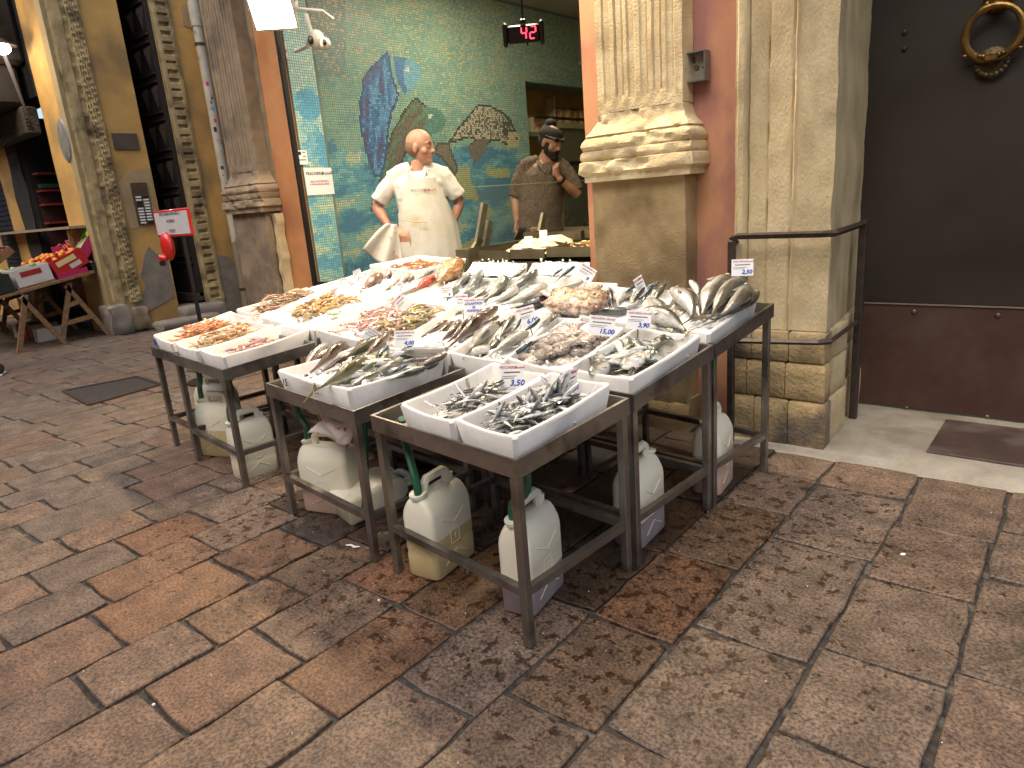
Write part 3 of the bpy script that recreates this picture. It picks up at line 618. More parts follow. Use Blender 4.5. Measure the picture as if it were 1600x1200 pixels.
# carved corner pier
m = MB(); ys = [3.2 + i * .0145 for i in range(25)]; zs = [.36 + k * .03 for k in range(160)]; vs = []; fs = []
for k, z in enumerate(zs):
    for i, y in enumerate(ys):
        d = .012 * fbm(y * 2, z, 5, 4)
        t = (y - 3.2) / .35
        if .42 < t < .58: d -= .028 * (1 if ((z * 6.2) % 1) < .62 else .3)
        if .62 < t < .97:
            ang = math.sin((z * 62) + (t - .8) * 26) * math.sin((z * 31) - (t - .8) * 40); d += .014 * ang
        if t < .08: d -= .01
        vs.append((WX + .03 + d, y, z))
n = len(ys)
for k in range(len(zs) - 1):
    for i in range(n - 1): a = k * n + i; fs.append((a, a + 1, a + n + 1, a + n))
m.add(vs, fs); m.box(-9.3, WX + .005, 3.19, 3.55, .3, 5.2); m.build('carved_pier', CARVED, lb)
for (y0, y1, z0, z1, dx) in ((3.13, 3.36, -.02, .36, .07), (3.36, 3.56, .0, .30, .06)): rough_block(-9.35, WX + dx, y0, y1, z0, z1, amp=.03, b=.03).build('plinth_block', GREYPL if y0 < 3.3 else STONE3, lb, smooth=60)
# notched stone strip
m = MB(); ys = [4.36 + i * .012 for i in range(21)]; zs = [.0 + k * .02 for k in range(250)]; vs = []; fs = []
for k, z in enumerate(zs):
    for i, y in enumerate(ys):
        t = (y - 4.36) / .24; d = .006 * fbm(y * 2, z, 9, 5)
        u = (z / .108) % 1
        if .25 < t < .78 and .32 < u < .62: d -= .035
        if t < .1 or t > .92: d -= .008
        if z < .5: d += .02 * nz(y, z, 4, 14)
        vs.append((WX + .035 + d, y, z))
n = len(ys)
for k in range(len(zs) - 1):
    for i in range(n - 1): a = k * n + i; fs.append((a, a + 1, a + n + 1, a + n))
m.add(vs, fs); m.box(-9.3, WX + .002, 4.36, 4.6, 0, 5.0); m.build('notched_stone_strip', CARVED, lb)
# studded door leaf standing open in the doorway
ld = MB(); ld.box(-10.2, -9.12, 4.30, 4.355, .30, 4.6); lf = ld.build('door', pm('dark_carved_wood', '2d2520', '211b18', 6, .6, bump=.2), lb)
for k in range(11):
    z = .78 + .445 * (k - 0) if k else .78
    for dz in (-.045, .045):
        m = MB(); m.box(-9.75, -9.13, 4.275, 4.299, z + dz - .012, z + dz + .012, b=.004); m.build('rail', MATS['dark_carved_wood'], lf)
    for x in (-9.52, -9.24):
        c = Vector((x, 4.299, z + .23)); m = MB(); m.add([(x - .085, 4.299, z + .36), (x + .085, 4.299, z + .36), (x, 4.299, z + .09), (x, 4.25, z + .30)], [(0, 3, 1), (1, 3, 2), (2, 3, 0)]); m.build('stud', pm('stud_wood', '4c4036', '3a3029', 9, .5), lf, smooth=0)
m = MB(); m.box(-9.8, -9.12, 4.22, 4.36, .24, .34); m.build('kick_board', pm('dusty_board', '473d34', '302924', 12, .8, bump=.3), lf)
for (x0, x1, y0, y1, z1) in ((-9.4, -8.86, 3.95, 4.5, .21), (-8.96, -8.66, 3.55, 4.3, .10)): rough_block(x0, x1, y0, y1, -.02, z1, amp=.03, b=.03).build('doorstep', GREYPL, lb, smooth=60)
# intercom and plaque
p0 = onx(173, 208, WX); p1 = onx(218, 234, WX)
m = MB(); m.box(WX, WX + .018, p0.y, p1.y, p1.z, p0.z, b=.003); tag(m.build('wall_plaque', pm('brown_plaque', '5a4a3d', '4a3d33', 5, .6)), 'plain brown plaque fixed high on the ochre wall', 'plaque')
ic = thing('intercom_panel', (WX, 3.79, 1.27), 'brass intercom panel with two rows of name buttons', 'intercom')
m = MB(); m.box(WX + .002, WX + .025, 3.70, 3.89, 1.27, 1.77, b=.003); m.build('panel', pm('dull_brass_panel', '6e6350', '5b5243', 9, .4, metal=.6), ic)
for k in range(10):
    for c_ in range(2):
        y = 3.725 + c_ * .085; z = 1.60 - k * .034
        if (k, c_) in ((0, 1), (2, 0), (3, 0), (9, 1)): mt = BLACK
        else: mt = PAPER
        m = MB(); m.box(WX + .025, WX + .030, y, y + .065, z - .009, z + .009); m.build('name_button', mt, ic)
# drainpipe with stickers
dp = thing('drainpipe', (WX + .07, 4.88, 0), 'white drainpipe covered with stickers on ochre wall', 'drainpipe')
px_, py_ = WX + .075, 4.88
m = MB(); m.tube([(px_, py_, .0), (px_, py_, .95)], .058, 14); m.build('lower_pipe', pm('cast_iron_pipe', '8a7d63', '73684f', 9, .6), dp)
m = MB(); m.tube([(px_, py_, .9), (px_, py_, 3.75), (px_, py_, 5.2)], .054, 14); m.build('upper_pipe', PIPEM, dp)
m = MB(); m.lathe((px_, py_, 3.62), [(.05, 0), (.065, 0), (.068, .1), (.066, .28), (.05, .28)], 14); m.build('collar', PIPEM, dp)
for z in (3.40, .30):
    m = MB(); m.lathe((px_, py_, z), [(.05, 0), (.064, 0), (.064, .03), (.05, .03)], 14); m.build('bracket', IRON, dp)
stk = [(315, 130, 'c01f5a', .035, .05), (319, 153, '222222', .02, .03), (320, 160, '555555', .02, .03), (323, 170, '3b8fd0', .03, .04), (326, 188, 'c8344a', .03, .045), (330, 202, '1b1b1b', .035, .06), (331, 222, 'a33040', .02, .03), (335, 236, '8a8a90', .04, .045), (342, 262, '3a3040', .035, .045), (344, 288, '1c1c24', .04, .03), (348, 304, '1c1c24', .04, .03), (351, 318, '4a1d48', .03, .045), (342, 274, '444444', .012, .02)]
for k, (a, b, c_, w_, h_) in enumerate(stk):
    z = onx(a, b, px_ + .05).z; m = MB(); t0 = random.uniform(-.9, -.1); rings = []
    for zz in (z - h_ / 2, z + h_ / 2): rings.append([(px_ + .0555 * math.cos(t0 + u * w_ / .054), py_ + .0555 * math.sin(t0 + u * w_ / .054), zz) for u in (0, .33, .66, 1)])
    m.loft(rings, closed=False, cap=False); m.build('sticker', pm('sticker_' + c_, c_, 'b9b4ac' if c_ in ('8a8a90', 'a33040') else None, 60, .5), dp)
# street-side wall of that building
m = MB(); rwall(m, -9.90, -9.1, .0, 5.2, 3.2, .005, yb=3.5); m.build('street_wall', YELLOW, lb)
m = MB(); m.box(-9.25, -9.085, 3.165, 3.21, .36, 5.2); m.build('corner_strip', pm('pale_corner_stone', 'a18e63', '8e7b55', 5, .9, bump=.3), lb)
m = MB(); m.lathe((-9.28, 3.19, 2.27), [(.0, .0), (.155, 0), (.155, -.025), (.14, -.04), (.0, -.035)], 24, 'Y')
for i, v in enumerate(m.v): m.v[i] = (v[0], v[1], 2.27 + (v[2] - 2.27) * 1.6)
tag(m.build('oval_plaque', pm('grey_marble', '7d7b76', '68665f', 8, .6, bump=.3)), 'grey oval stone plaque beside the dark market opening', 'plaque')
# opening with red shelves, pillar, further shopfront
m = MB(); m.box(-9.9, -9.1, 3.2, 3.6, 5.201, 10.5); m.box(-9.5, -9.1, 3.6, 9.2, 5.201, 10.5); m.build('upper_storeys', YELLOW, lb)
fb = thing('market_building', (-11.8, 3.4, 0), 'dark fronted market building behind the fruit stall', 'building')
m = MB(); m.box(-13.5, -9.9, 5.0, 5.1, 0, 5.2); m.box(-11.12, -11.08, 3.25, 5.0, 0, 2.75); m.box(-11.3, -9.9, 3.2, 3.5, 2.85, 5.2); m.box(-9.95, -9.9, 3.5, 5.0, 0, 5.2); m.build('dark_interior', pm('near_black_wall', '1b1815', '13110f', 5, .8), fb)  # near-black walls inside the market opening
RS = pm('red_shelf', '8c2f20', '6d2318', 5, .5)
m = MB(); m.box(-11.08, -11.06, 3.3, 4.4, .2, 1.85); m.build('red_panel', pm('dark_red_board', '4a1f17', '341713', 4, .6), fb)
for z in (.95, 1.38, 1.62, 1.80, 2.02): m = MB(); m.box(-11.06, -10.86, 3.28, 4.4, z, z + .025); m.build('shelf', RS, fb)
m = MB(); m.box(-11.0, -10.9, 3.3, 4.4, 1.85, 1.9); m.build('green_stripe', pm('green_board', '1f4a30', None, 4, .6), fb)
m = MB(); rwall(m, -11.62, -11.12, 0, 5.2, 3.19, .02, yb=3.5); m.build('dark_pillar', pm('dark_rusticated_stone', '2d2923', '1d1a17', 25, .8, bump=.9, bscale=30), fb)
m = MB(); rwall(m, -12.15, -11.63, 0, 5.2, 3.2, .005, yb=3.5); m.build('ochre_strip', YELLOW, fb)
m = MB()
for k in range(60): m.box(-12.9, -12.16, 3.21, 3.25, .3 + k * .07, .3 + k * .07 + .06)
o = m.build('roller_shutter', pm('blue_grey_shutter', '3a3b44', '2c2d34', 5, .5, metal=.4), fb)
m = MB(); m.box(-22, -12.9, 3.2, 3.5, 0, 5.2); m.build('far_wall', YELLOW, fb); m = MB(); m.box(-22, -9.91, 3.2, 3.6, 5.201, 10); m.build('upper_storeys', YELLOW, fb)
m = MB(); m.box(-22.3, -22, -6, 3.2, 0, 6); m.build('street_end_wall', pm('street_end', '3a3128', '2a241d', 3, .9), fb)
# awning frame, netting and cables above
aw = thing('awning', (-11.0, 2.9, 3.0), 'black folded awning with cables above the market opening', 'awning')
m = MB(); m.box(-13.2, -9.98, 2.75, 3.19, 3.2, 4.9, b=.05); m.box(-13.2, -10.05, 2.5, 3.1, 2.75, 3.2, b=.04); m.build('folded_canvas', pm('black_canvas', '1a1714', '241f1a', 8, .9, bump=.6, bscale=20), aw)
m = MB(); m.box(-11.6, -9.99, 3.02, 3.19, 2.42, 2.74, b=.02); m.build('netting', pm('dusty_netting', '4a4436', '17140f', 45, .95, bump=1, bscale=60), aw)
for k in range(3): m = MB(); m.bar((-11.5, 2.95, 2.30 + k * .03), (-9.95, 3.05, 2.53 + k * .035), .018); m.build('frame_bar', IRON, aw)
for k in range(4): m = MB(); m.tube([(-9.93 - .05 * k, 2.95, 3.9 - .1 * k), (-9.85, 2.9, 3.5), (-9.88 + .02 * k, 2.97, 3.1), (-9.95, 3.05, 2.7)], .014, 6); m.build('cable', pm('grey_cable', '4c4a50', None, 9, .5), aw)

# ------------------------------------------------------------------ fruit and vegetable stall (beyond the alley)
st = thing('fruit_stall', (-10.3, 2.7, 0), 'wooden trestle stall tilted to the street, loaded with fruit crates', 'market stall')
def sz(y): return .63 + (y - 2.16) * .155
m = MB(); m.quadprism([(-12.6, 2.0), (-9.17, 2.0), (-9.17, 3.12), (-12.6, 3.18)], [sz(2.05) - .03] * 2 + [sz(3.2) - .03] * 2, [sz(2.05)] * 2 + [sz(3.2)] * 2); m.build('tabletop', WOOD, st)
for x in (-9.24, -10.35, -11.6):
    for (a, b) in (((x, 2.85, .68), (x, 2.62, -.0)), ((x, 2.80, .66), (x, 3.14, .0))):
        m = MB(); m.bar(a, b, .035, .05); m.build('leg', WOOD, st)
    for z, y0, y1 in ((.42, 2.77, 2.93), (.22, 2.70, 3.03)): m = MB(); m.bar((x, y0, z), (x, y1, z + .04), .03, .05); m.build('crosspiece', WOOD, st)
for x in (-9.36, -10.35, -11.6):
    for (a, b) in (((x + .25, 2.35, .62), (x + .25, 2.15, 0)), ((x + .25, 2.3, .6), (x + .25, 2.62, 0))):
        m = MB(); m.bar(a, b, .035, .05); m.build('leg', WOOD, st)
m = MB(); m.box(-12.6, -9.3, 3.0, 3.2, 1.29, 1.32); m.build('back_shelf', pm('bleached_board', '9c8d75', '83745d', 5, .8, stretch=(1, 6, 1)), st)
for y in (3.05, 3.15):
    m = MB(); m.box(-9.5, -9.47, y - .02, y + .02, .8, 1.29); m.build('post', WOOD, st)
fcount = 0
def crate(x0, x1, y0, y1, dz, h, mat, label, fruit=None, fn=20, tilt=0.0, slat=True, fr=.03, sq=1.0, extra=None):
    x0 += .12; x1 += .12; y0 += .12; y1 = min(y1 + .12, 3.18); h *= 1.15; fn = int(fn * 1.3)
    cx, cy = (x0 + x1) / 2, (y0 + y1) / 2; z = sz(cy) + dz
    c = thing('crate', (cx, cy, z), label, 'crate', None); a = math.atan(.155) + tilt
    M = Matrix.Translation((cx, cy, z)) @ Matrix.Rotation(a, 4, 'X'); hx, hy = (x1 - x0) / 2, (y1 - y0) / 2
    def bb(a0, a1, b0, b1, c0, c1, nm, mt=mat):
        t = MB(); t.box(a0, a1, b0, b1, c0, c1); mm = MB(); mm.add([M @ Vector(v) for v in t.v], t.f); return mm.build(nm, mt, c)
    bb(-hx, hx, -hy, hy, 0, .01, 'base')
    t_ = .012
    bb(-hx, hx, -hy, -hy + t_, .01, h, 'side'); bb(-hx, hx, hy - t_, hy, .01, h, 'side'); bb(-hx, -hx + t_, -hy + t_, hy - t_, .01, h, 'side'); sd_ = bb(hx - t_, hx, -hy + t_, hy - t_, .01, h, 'side')
    if extra: extra(M, hx, hy, h, c)
    if fruit:
        for k in range(fn):
            x = random.uniform(-hx + .04, hx - .04); y = random.uniform(-hy + .04, hy - .04); zz = random.uniform(.5, 1.0) * h + fr * .6
            t = MB(); t.ball((x, y, zz), fr * sq, fr, fr * .9, 8, 6); mm = MB(); mm.add([M @ Vector(v) for v in t.v], t.f)
            o = mm.build(fruit[0], fruit[1], None); tag(o, fruit[2], fruit[3], fruit[4])
    return c
ORG = pm('orange_peel', 'd9832a', 'c8701c', 20, .45, bump=.1); RED = pm('red_veg', 'a52a22', '8c1e1a', 9, .35, coat=.3); GRN = pm('green_veg', '6b8f2e', '4f7322', 15, .5); YLG = pm('pale_green_veg', 'a8bb55', '86a03c', 15, .5); YEL = pm('yellow_fruit', 'd8b343', 'c49a30', 12, .45)
CARD = pm('red_printed_card', 'b51f1c', 'a81a1a', 4, .5); CARDW = pm('white_printed_card', 'c9c5bd', 'bdb8ae', 4, .6); CARDM = pm('magenta_card', 'b02455', '9c1f4a', 4, .5); PBLACK = pm('black_crate_plastic', '1d2220', '151917', 6, .5)
def window_print(c1, c2):
    def f(M, hx, hy, h, c):
        for (b0, b1, z0, z1, mt) in ((-.7, .5, .55, .85, c1), (-.1, .6, .15, .42, c2)):
            t = MB(); t.box(hx + .0005, hx + .003, b0 * hy, b1 * hy, z0 * h, z1 * h); mm = MB(); mm.add([M @ Vector(v) for v in t.v], t.f); mm.build('print', mt, c)
    return f
crate(-9.75, -9.33, 2.62, 3.0, .07, .17, CARD, 'red printed box of apples at the stall corner', ('apple', ORG, 'small orange fruit in the red printed box', 'fruit', 'fruit in the red printed box'), 16, tilt=.25, extra=window_print(pm('print_yellow', 'd8c48a', None, 9, .5), CARDW))
crate(-9.8, -9.32, 2.62, 2.95, .0, .065, CARDM, 'flat magenta box under the red printed box')
crate(-9.78, -9.33, 2.22, 2.58, .03, .17, CARDW, 'white card box with red emblem beside the lettuce crate', ('plum', GRN, 'green leafy bunch in the white card box', 'vegetable', 'greens in the white box'), 10, extra=window_print(RED, CARDW))
crate(-9.8, -9.33, 2.2, 2.6, .0, .03, WOOD, 'thin wooden tray under the white card box')
crate(-9.8, -9.32, 1.78, 2.18, .02, .17, PBLACK, 'black plastic crate of lettuce at the front of the stall', ('lettuce', YLG, 'pale green lettuce head in the black crate', 'lettuce', 'lettuce heads in the black crate'), 12, fr=.05)
crate(-10.3, -9.85, 2.5, 2.95, .08, .12, CARD, 'box of oranges behind the red printed box', ('orange', ORG, 'orange in the box behind the red printed box', 'orange', 'oranges on the stall'), 26, tilt=.15, fr=.035)
crate(-10.3, -9.85, 2.05, 2.45, .08, .10, PBLACK, 'black crate of pale marrows in the middle of the stall', ('marrow', YLG, 'pale green marrow in the black middle crate', 'vegetable', 'marrows in the middle crate'), 12, sq=1.8)
crate(-9.72, -9.33, 3.0, 3.2, .0, .09, PBLACK, 'low black crate of white roots at the wall end', ('turnip', pm('root_white', 'cfc8a8', 'b8ae84', 9, .6), 'long whitish root lying in the low crate', 'vegetable', 'white roots at the wall end'), 8, sq=2.4, fr=.025)
crate(-10.3, -9.8, 1.6, 2.02, .03, .16, PBLACK, 'black crate of broccoli at the very front left', ('broccoli', GRN, 'green broccoli head in the very front crate', 'broccoli', 'broccoli in the front left crate'), 16, fr=.05)
crate(-10.95, -10.4, 1.95, 2.6, .22, .08, WOOD, 'steep wooden crate of purple onions at the left', ('red_onion', pm('purple_veg', '6e2440', '531a33', 9, .4), 'purple onion in the steep wooden crate', 'onion', 'purple onions at the left'), 30, tilt=.45)
crate(-11.6, -11.0, 1.95, 2.6, .2, .08, WOOD, 'wooden crate of yellow squash at far left', ('squash', YEL, 'yellow squash in the far left crate', 'squash', 'yellow squashes at the far left'), 24, tilt=.4)
crate(-10.4, -9.9, 2.95, 3.18, .2, .1, CARDM, 'small box of radishes behind the oranges', ('radish', RED, 'red radish behind the oranges', 'radish', 'radishes behind the oranges'), 20, fr=.022)
# celery box standing steeply at the wall
cb = thing('celery_box', (-9.38, 3.0, .86), 'magenta and white box of celery leaning steeply at the wall', 'box')
M = Matrix.Translation((-9.38, 3.0, .90)) @ Matrix.Rotation(math.radians(50), 4, 'X')
t = MB(); t.box(-.16, .16, -.02, .42, -.05, -.03); t.box(.15, .165, -.02, .42, -.03, .07); t.box(-.165, -.15, -.02, .42, -.03, .07); mm = MB(); mm.add([M @ Vector(v) for v in t.v], t.f); mm.build('tray', CARDM, cb)
for k in range(11):
    x = -.13 + .026 * k; t = MB(); t.tube([(x, 0, .0), (x + .01, .2, .03), (x + random.uniform(-.03, .03), .33, .04)], [.022, .018, .012], 6); mm = MB(); mm.add([M @ Vector(v) for v in t.v], t.f)
    o = mm.build('celery', pm('celery_stalk', 'c3cf8e', '9fb35a', 4, .5, stretch=(8, 1, 1))); tag(o, 'pale green celery stalk in the leaning magenta box', 'celery', 'celery in the leaning box')
    for q_ in range(5):
        t = MB(); t.ball((x + random.uniform(-.03, .03), .36 + random.uniform(-.04, .06), .045 + random.uniform(-.02, .03)), .025, .03, .014, 7, 5); mm = MB(); mm.add([M @ Vector(v) for v in t.v], t.f); mm.build('leaf', pm('celery_leaf', '7fae2c', '648f22', 25, .5), o)
for k in range(14):
    t = MB(); t.ball((-9.60 - .03 * (k % 4), 3.0 + .035 * (k // 4), 1.0 + .05 * (k // 4) + .02 * (k % 3)), .028, n=8, m=6); o = t.build('tomato', RED if k % 3 else ORG); tag(o, 'red tomato heaped left of the celery box', 'tomato', 'tomatoes left of the celery')
# oranges bag hanging far left
for k in range(12):
    t = MB(); t.ball((-12.35 + .09 * (k % 3), 2.85 + .04 * (k % 2), 1.22 + .11 * (k // 3)), .06, n=8, m=6); o = t.build('pumpkin', ORG); tag(o, 'glossy orange pumpkin heaped behind the yellow squash', 'pumpkin', 'pumpkins at the far left')
for k in range(5):
    tag(rough_block(-10.6 + .2 * k, -10.45 + .2 * k, 2.5, 2.8, 0, .16 + .03 * (k % 2), amp=.01, b=.005).build('storage_box', [CARDW, PBLACK, CARD, WOOD, CARDW][k]), ['white box stored under the stall', 'black box stored under the stall', 'red box stored under the stall', 'wooden box stored under the stall', 'off white box stored at the right under the stall'][k], 'box')
# shoe of a passer-by entering at the left edge
ft = onz(4, 583); pb = thing('person', (ft.x - .03, ft.y - .02, 0), 'passer-by at the left edge, only a black trainer and bare calf showing', 'person')
def figure(name, caps, mat, parent, vox=.007, sm=4):
    mb = MB()
    for c_ in caps:
        if c_[0] == 'b': mb.ball(*c_[1:4], rz=c_[4], n=20, m=14, M=c_[5] if len(c_) > 5 else None)
        elif c_[0] == 't': mb.tube(c_[1], c_[2], 14, flat=c_[3] if len(c_) > 3 else 1)
        elif c_[0] == 'l': mb.loft(c_[1])
    o = mb.build(name, mat, parent, smooth=180)
    r = o.modifiers.new('remesh', 'REMESH'); r.mode = 'VOXEL'; r.voxel_size = vox; r.use_smooth_shade = True
    if sm: s_ = o.modifiers.new('smooth', 'SMOOTH'); s_.iterations = sm; s_.factor = .5
    return o
fx, fy = ft.x - .03, ft.y - .02
figure('body', [('t', [(fx, fy, .05), (fx - .01, fy, .12), (fx - .05, fy, .3), (fx - .08, fy, .48)], [.035, .036, .055, .05]), ('t', [(fx - .08, fy, .46), (fx - .1, fy, .9)], [.055, .085]), ('l', [[(fx - .1 + r * math.cos(t), fy - .05 + r * 1.1 * math.sin(t), z) for t in [k * math.pi / 8 for k in range(16)]] for z, r in ((.85, .12), (1.1, .15), (1.4, .17), (1.5, .06))]), ('b', (fx - .1, fy - .05, 1.64), .075, .095, .11)], SKIN, pb, .012)
m = MB(); m.tube([(fx - .05, fy + .02, .045), (fx + .05, fy - .01, .045), (fx + .15, fy - .04, .035), (fx + .19, fy - .05, .03)], [.045, .05, .042, .02], 10); m.build('shoe', BLACK, pb)
m = MB(); m.tube([(fx - .08, fy + .03, .012), (fx + .05, fy, .012), (fx + .19, fy - .05, .012)], [.03, .05, .03], 8, flat=.28); m.build('sole', PAPER, pb)
m = MB(); m.loft([[(fx - .1 + r * math.cos(t), fy - .05 + r * 1.1 * math.sin(t), z) for t in [k * math.pi / 8 for k in range(16)]] for z, r in ((.55, .13), (.9, .15), (1.1, .17), (1.4, .19), (1.5, .08))]); m.build('clothes', BLACK, pb)
#@@INTERIOR
# ------------------------------------------------------------------ shop interior
fr = thing('fridge', (-5.5, 7.95, 0), 'tall steel glass fronted fridge in the shop niche', 'fridge')
m = MB(); m.box(-5.9, -5.45, 7.55, 8.58, 0, 2.04); m.build('cabinet', pm('olive_steel', '8c8a6c', '7c7a5e', 4, .4, metal=.3), fr)
m = MB(); m.box(-5.449, -5.43, 7.60, 8.55, .55, 1.58); m.build('glass_door', pm('dark_reflecting_glass', '29302a', '4a5040', 3, .08, spec=.9), fr)
for y in (7.58, 8.53): m = MB(); m.box(-5.45, -5.42, y, y + .03, .5, 1.6); m.build('door_frame', STEEL, fr)
m = MB(); m.box(-5.45, -5.42, 7.58, 8.56, 1.60, 1.64); m.build('door_frame', BLACK, fr)
for k in range(6):
    y0 = 7.62 + k * .16; c_ = ['b04a35', 'd0b35a', '9c2f3a', 'c9a545', 'c8b873', 'b4542f'][k]
    t = MB(); t.obox((-5.58, y0 + .07, 2.19), .2, .13, .24, rz=.05 * (k % 3), b=.03); o = t.build('snack_bag', pm('bag_' + c_, c_, 'd9c98a', 16, .35)); tag(o, 'red and yellow snack bag in the tilted tray on the fridge', 'bag', 'snack bags on the fridge')
m = MB(); m.box(-5.48, -5.46, 7.5, 8.58, 2.05, 2.12); m.box(-5.8, -5.46, 7.5, 7.52, 2.05, 2.42); tag(m.build('display_tray', pm('cream_card', 'c9bd8e', 'b8ac7c', 4, .6)), 'cream cardboard tray holding snack bags on the fridge', 'tray')
m = MB(); m.box(-5.94, -5.35, 6.5, 7.3, 1.93, 1.98); sh = tag(m.build('wall_shelf', pm('sage_shelf', '7f8a68', '727c5c', 4, .5)), 'sage green shelf in the niche holding small boxes', 'shelf')
for (y, h, w_, c_) in ((6.93, .17, .05, 'd8d2b8'), (7.02, .11, .08, 'cf7a3a'), (7.14, .09, .06, 'd8d2b8')):
    m = MB(); m.box(-5.5, -5.4, y, y + w_, 1.981, 1.981 + h); tag(m.build('carton', pm('carton_' + c_, c_, 'd8ceb0', 18, .6)), {6.93: 'tall narrow cream carton on the niche shelf', 7.02: 'orange and cream carton on the niche shelf', 7.14: 'small cream carton at the shelf end'}[y], 'carton')
m = MB(); m.tube([(-5.3, 6.9, 2.14), (-5.3, 8.1, 2.14)], .018, 8); tag(m.build('dark_rail', IRON), 'dark horizontal rail across the niche above the man in cap', 'rail')
# queue display showing 42
qd = thing('queue_display', (-3.77, 4.6, 2.35), 'black queue number display showing red 42', 'number display')
ax = (Vector((.80, .60, 0))).normalized(); c0 = ony(818, 53, 4.6); yaw = math.atan2(ax.y, ax.x)
m = MB(); m.obox(c0, .25, .055, .125, rz=yaw, b=.012); m.build('housing', BLACK, qd)
for s_ in (-1, 1): m = MB(); m.obox(c0 + ax * .142 * s_, .035, .07, .175, rz=yaw, b=.015); m.build('end_cap', BLACK, qd)
m = MB(); m.obox(c0 + Vector((0, 0, .09)), .05, .05, .03, rz=yaw, b=.01); m.tube([c0 + Vector((0, 0, .09)), c0 + Vector((0, 0, .8))], .008, 6); m.build('hanger', BLACK, qd)
m = MB(); m.tube([c0 + Vector((.02, 0, -.05)), c0 + ax * .03 + Vector((0, 0, -.085))], .007, 6); m.build('cable_end', BLACK, qd)
LED = emis('red_led', (1, .03, .06, 1), 4.0); nrm = ax.cross(Vector((0, 0, 1)))
def seg(parent, cx, on, w_=.040, h_=.084):
    S = {'a': ((0, h_ / 2), (1, 0)), 'd': ((0, -h_ / 2), (1, 0)), 'g': ((0, 0), (1, 0)), 'b': ((w_ / 2, h_ / 4), (0, 1)), 'c': ((w_ / 2, -h_ / 4), (0, 1)), 'e': ((-w_ / 2, -h_ / 4), (0, 1)), 'f': ((-w_ / 2, h_ / 4), (0, 1))}
    for k in on:
        (u, v), (du, dv) = S[k]; L_ = (w_ if du else h_ / 2) * .42; m = MB()
        P = lambda t: c0 + nrm * .029 + ax * (cx + u + du * t + .12 * (v)) + Vector((0, 0, v + dv * t))
        m.bar(P(-L_), P(L_), .004, .0085) if du else m.bar(P(-L_), P(L_), .0085, .004); m.build('led_segment', LED, parent)
seg(qd, .002, 'bcfg'); seg(qd, .072, 'abged')
m = MB(); m.tube([ony(905, 0, 4.4), ony(907, 98, 4.4)], .01, 8); m.obox(ony(912, 98, 4.4), .07, .03, .02); tag(m.build('ceiling_hook', IRON), 'thin metal rod hanging from the ceiling beside the pilaster', 'rod')
# counter with trays, glass pane, posts
CT = pm('old_brushed_steel', '8a8268', '746c55', 6, .35, metal=.7)
ct = thing('shop_counter', (-2.85, 4.1, 0), 'steel fish counter inside the shop behind the stand', 'counter')
m = MB(); m.box(-3.36, -2.15, 3.46, 5.2, .1, .84); m.build('body', CT, ct)
m = MB(); m.box(-3.40, -3.36, 3.44, 5.25, .84, .93); m.box(-3.40, -3.28, 3.42, 3.46, .74, .93); m.build('edge_rail', CT, ct)
for (x0, x1, y0, y1, z) in ((-3.26, -2.98, 3.50, 3.95, .85), (-2.96, -2.68, 3.48, 3.95, .86), (-2.66, -2.2, 3.48, 3.95, .87), (-3.26, -2.75, 4.0, 4.5, .93), (-2.72, -2.2, 4.0, 4.5, .94)):
    m = MB(); m.box(x0, x1, y0, y1, z, z + .008); m.box(x0, x1, y0, y0 + .008, z + .008, z + .06); m.box(x0, x1, y1 - .008, y1, z + .008, z + .06); m.box(x0, x0 + .008, y0 + .008, y1 - .008, z + .008, z + .06); m.box(x1 - .008, x1, y0 + .008, y1 - .008, z + .008, z + .06); m.build('steel_tray', CT, ct)
gp = MB(); gp.box(-3.372, -3.366, 3.62, 5.2, .935, 1.335); gp.build('glass_pane', GLASS, ct)
m = MB(); m.box(-3.3735, -3.3645, 3.62, 5.2, 1.335, 1.340); m.build('glass_edge', pm('glass_edge', '9fb09a', '8a9c86', 4, .2), ct)
for (p, q) in (((765, 345), (757, 395)), ((757, 318), (744, 393)), ((751, 372), (738, 395)), ((850, 334), (843, 368))):
    m = MB(); m.bar(onx(*p, -3.38), onx(*q, -3.38), .025, .05); m.build('pane_bracket', CT, ct)
FIL = pm('pale_fillet', 'e6dcc0', 'd6c9a4', 14, .3, bump=.2, coat=.3)
for k in range(16):
    x = -2.98 + .075 * (k % 4) + random.uniform(-.02, .02); y = 3.54 + .09 * (k // 4); z = .895 + .012 * (k % 3) + .012 * (k // 4)
    m = MB(); a_ = random.uniform(-.6, .6); dx_, dy_ = math.cos(a_), math.sin(a_); m.tube([(x - .09 * dx_, y - .09 * dy_, z - .008), (x - .04 * dx_, y - .04 * dy_, z + .008), (x + .04 * dx_, y + .04 * dy_, z + .01), (x + .09 * dx_, y + .09 * dy_, z - .006)], [.018, .045, .048, .02], 10, flat=.38); tag(m.build('fillet', FIL), 'pale fish fillet heaped in the first counter tray', 'fish fillet', 'fillets in the counter tray')
for k in range(8):
    x = -2.62 + .06 * k; y = 4.1 + .05 * (k % 2); m = MB(); m.tube([(x - .08, y - .02, 1.0), (x, y, 1.03), (x + .09, y + .03, 1.0)], [.012, .038, .01], 10, flat=.5); tag(m.build('fillet', pm('golden_fillet', 'e0c894', 'cfae6c', 14, .3, coat=.3)), 'golden fish fillet in the rear counter tray', 'fish fillet', 'fillets in the rear tray')
for (px, py) in ((826, 378), (849, 368)):
    c = onx(px, py, -3.0); m = MB(); m.obox((c.x, c.y, c.z), .055, .004, .075, rz=.6, tilt=Matrix.Rotation(-.2, 4, 'X')); o = m.build('price_tag', PAPER); tag(o, 'small white tag by the pale fillets in the counter' if px == 826 else 'small white tag behind the pale fillets in the counter', 'price tag')
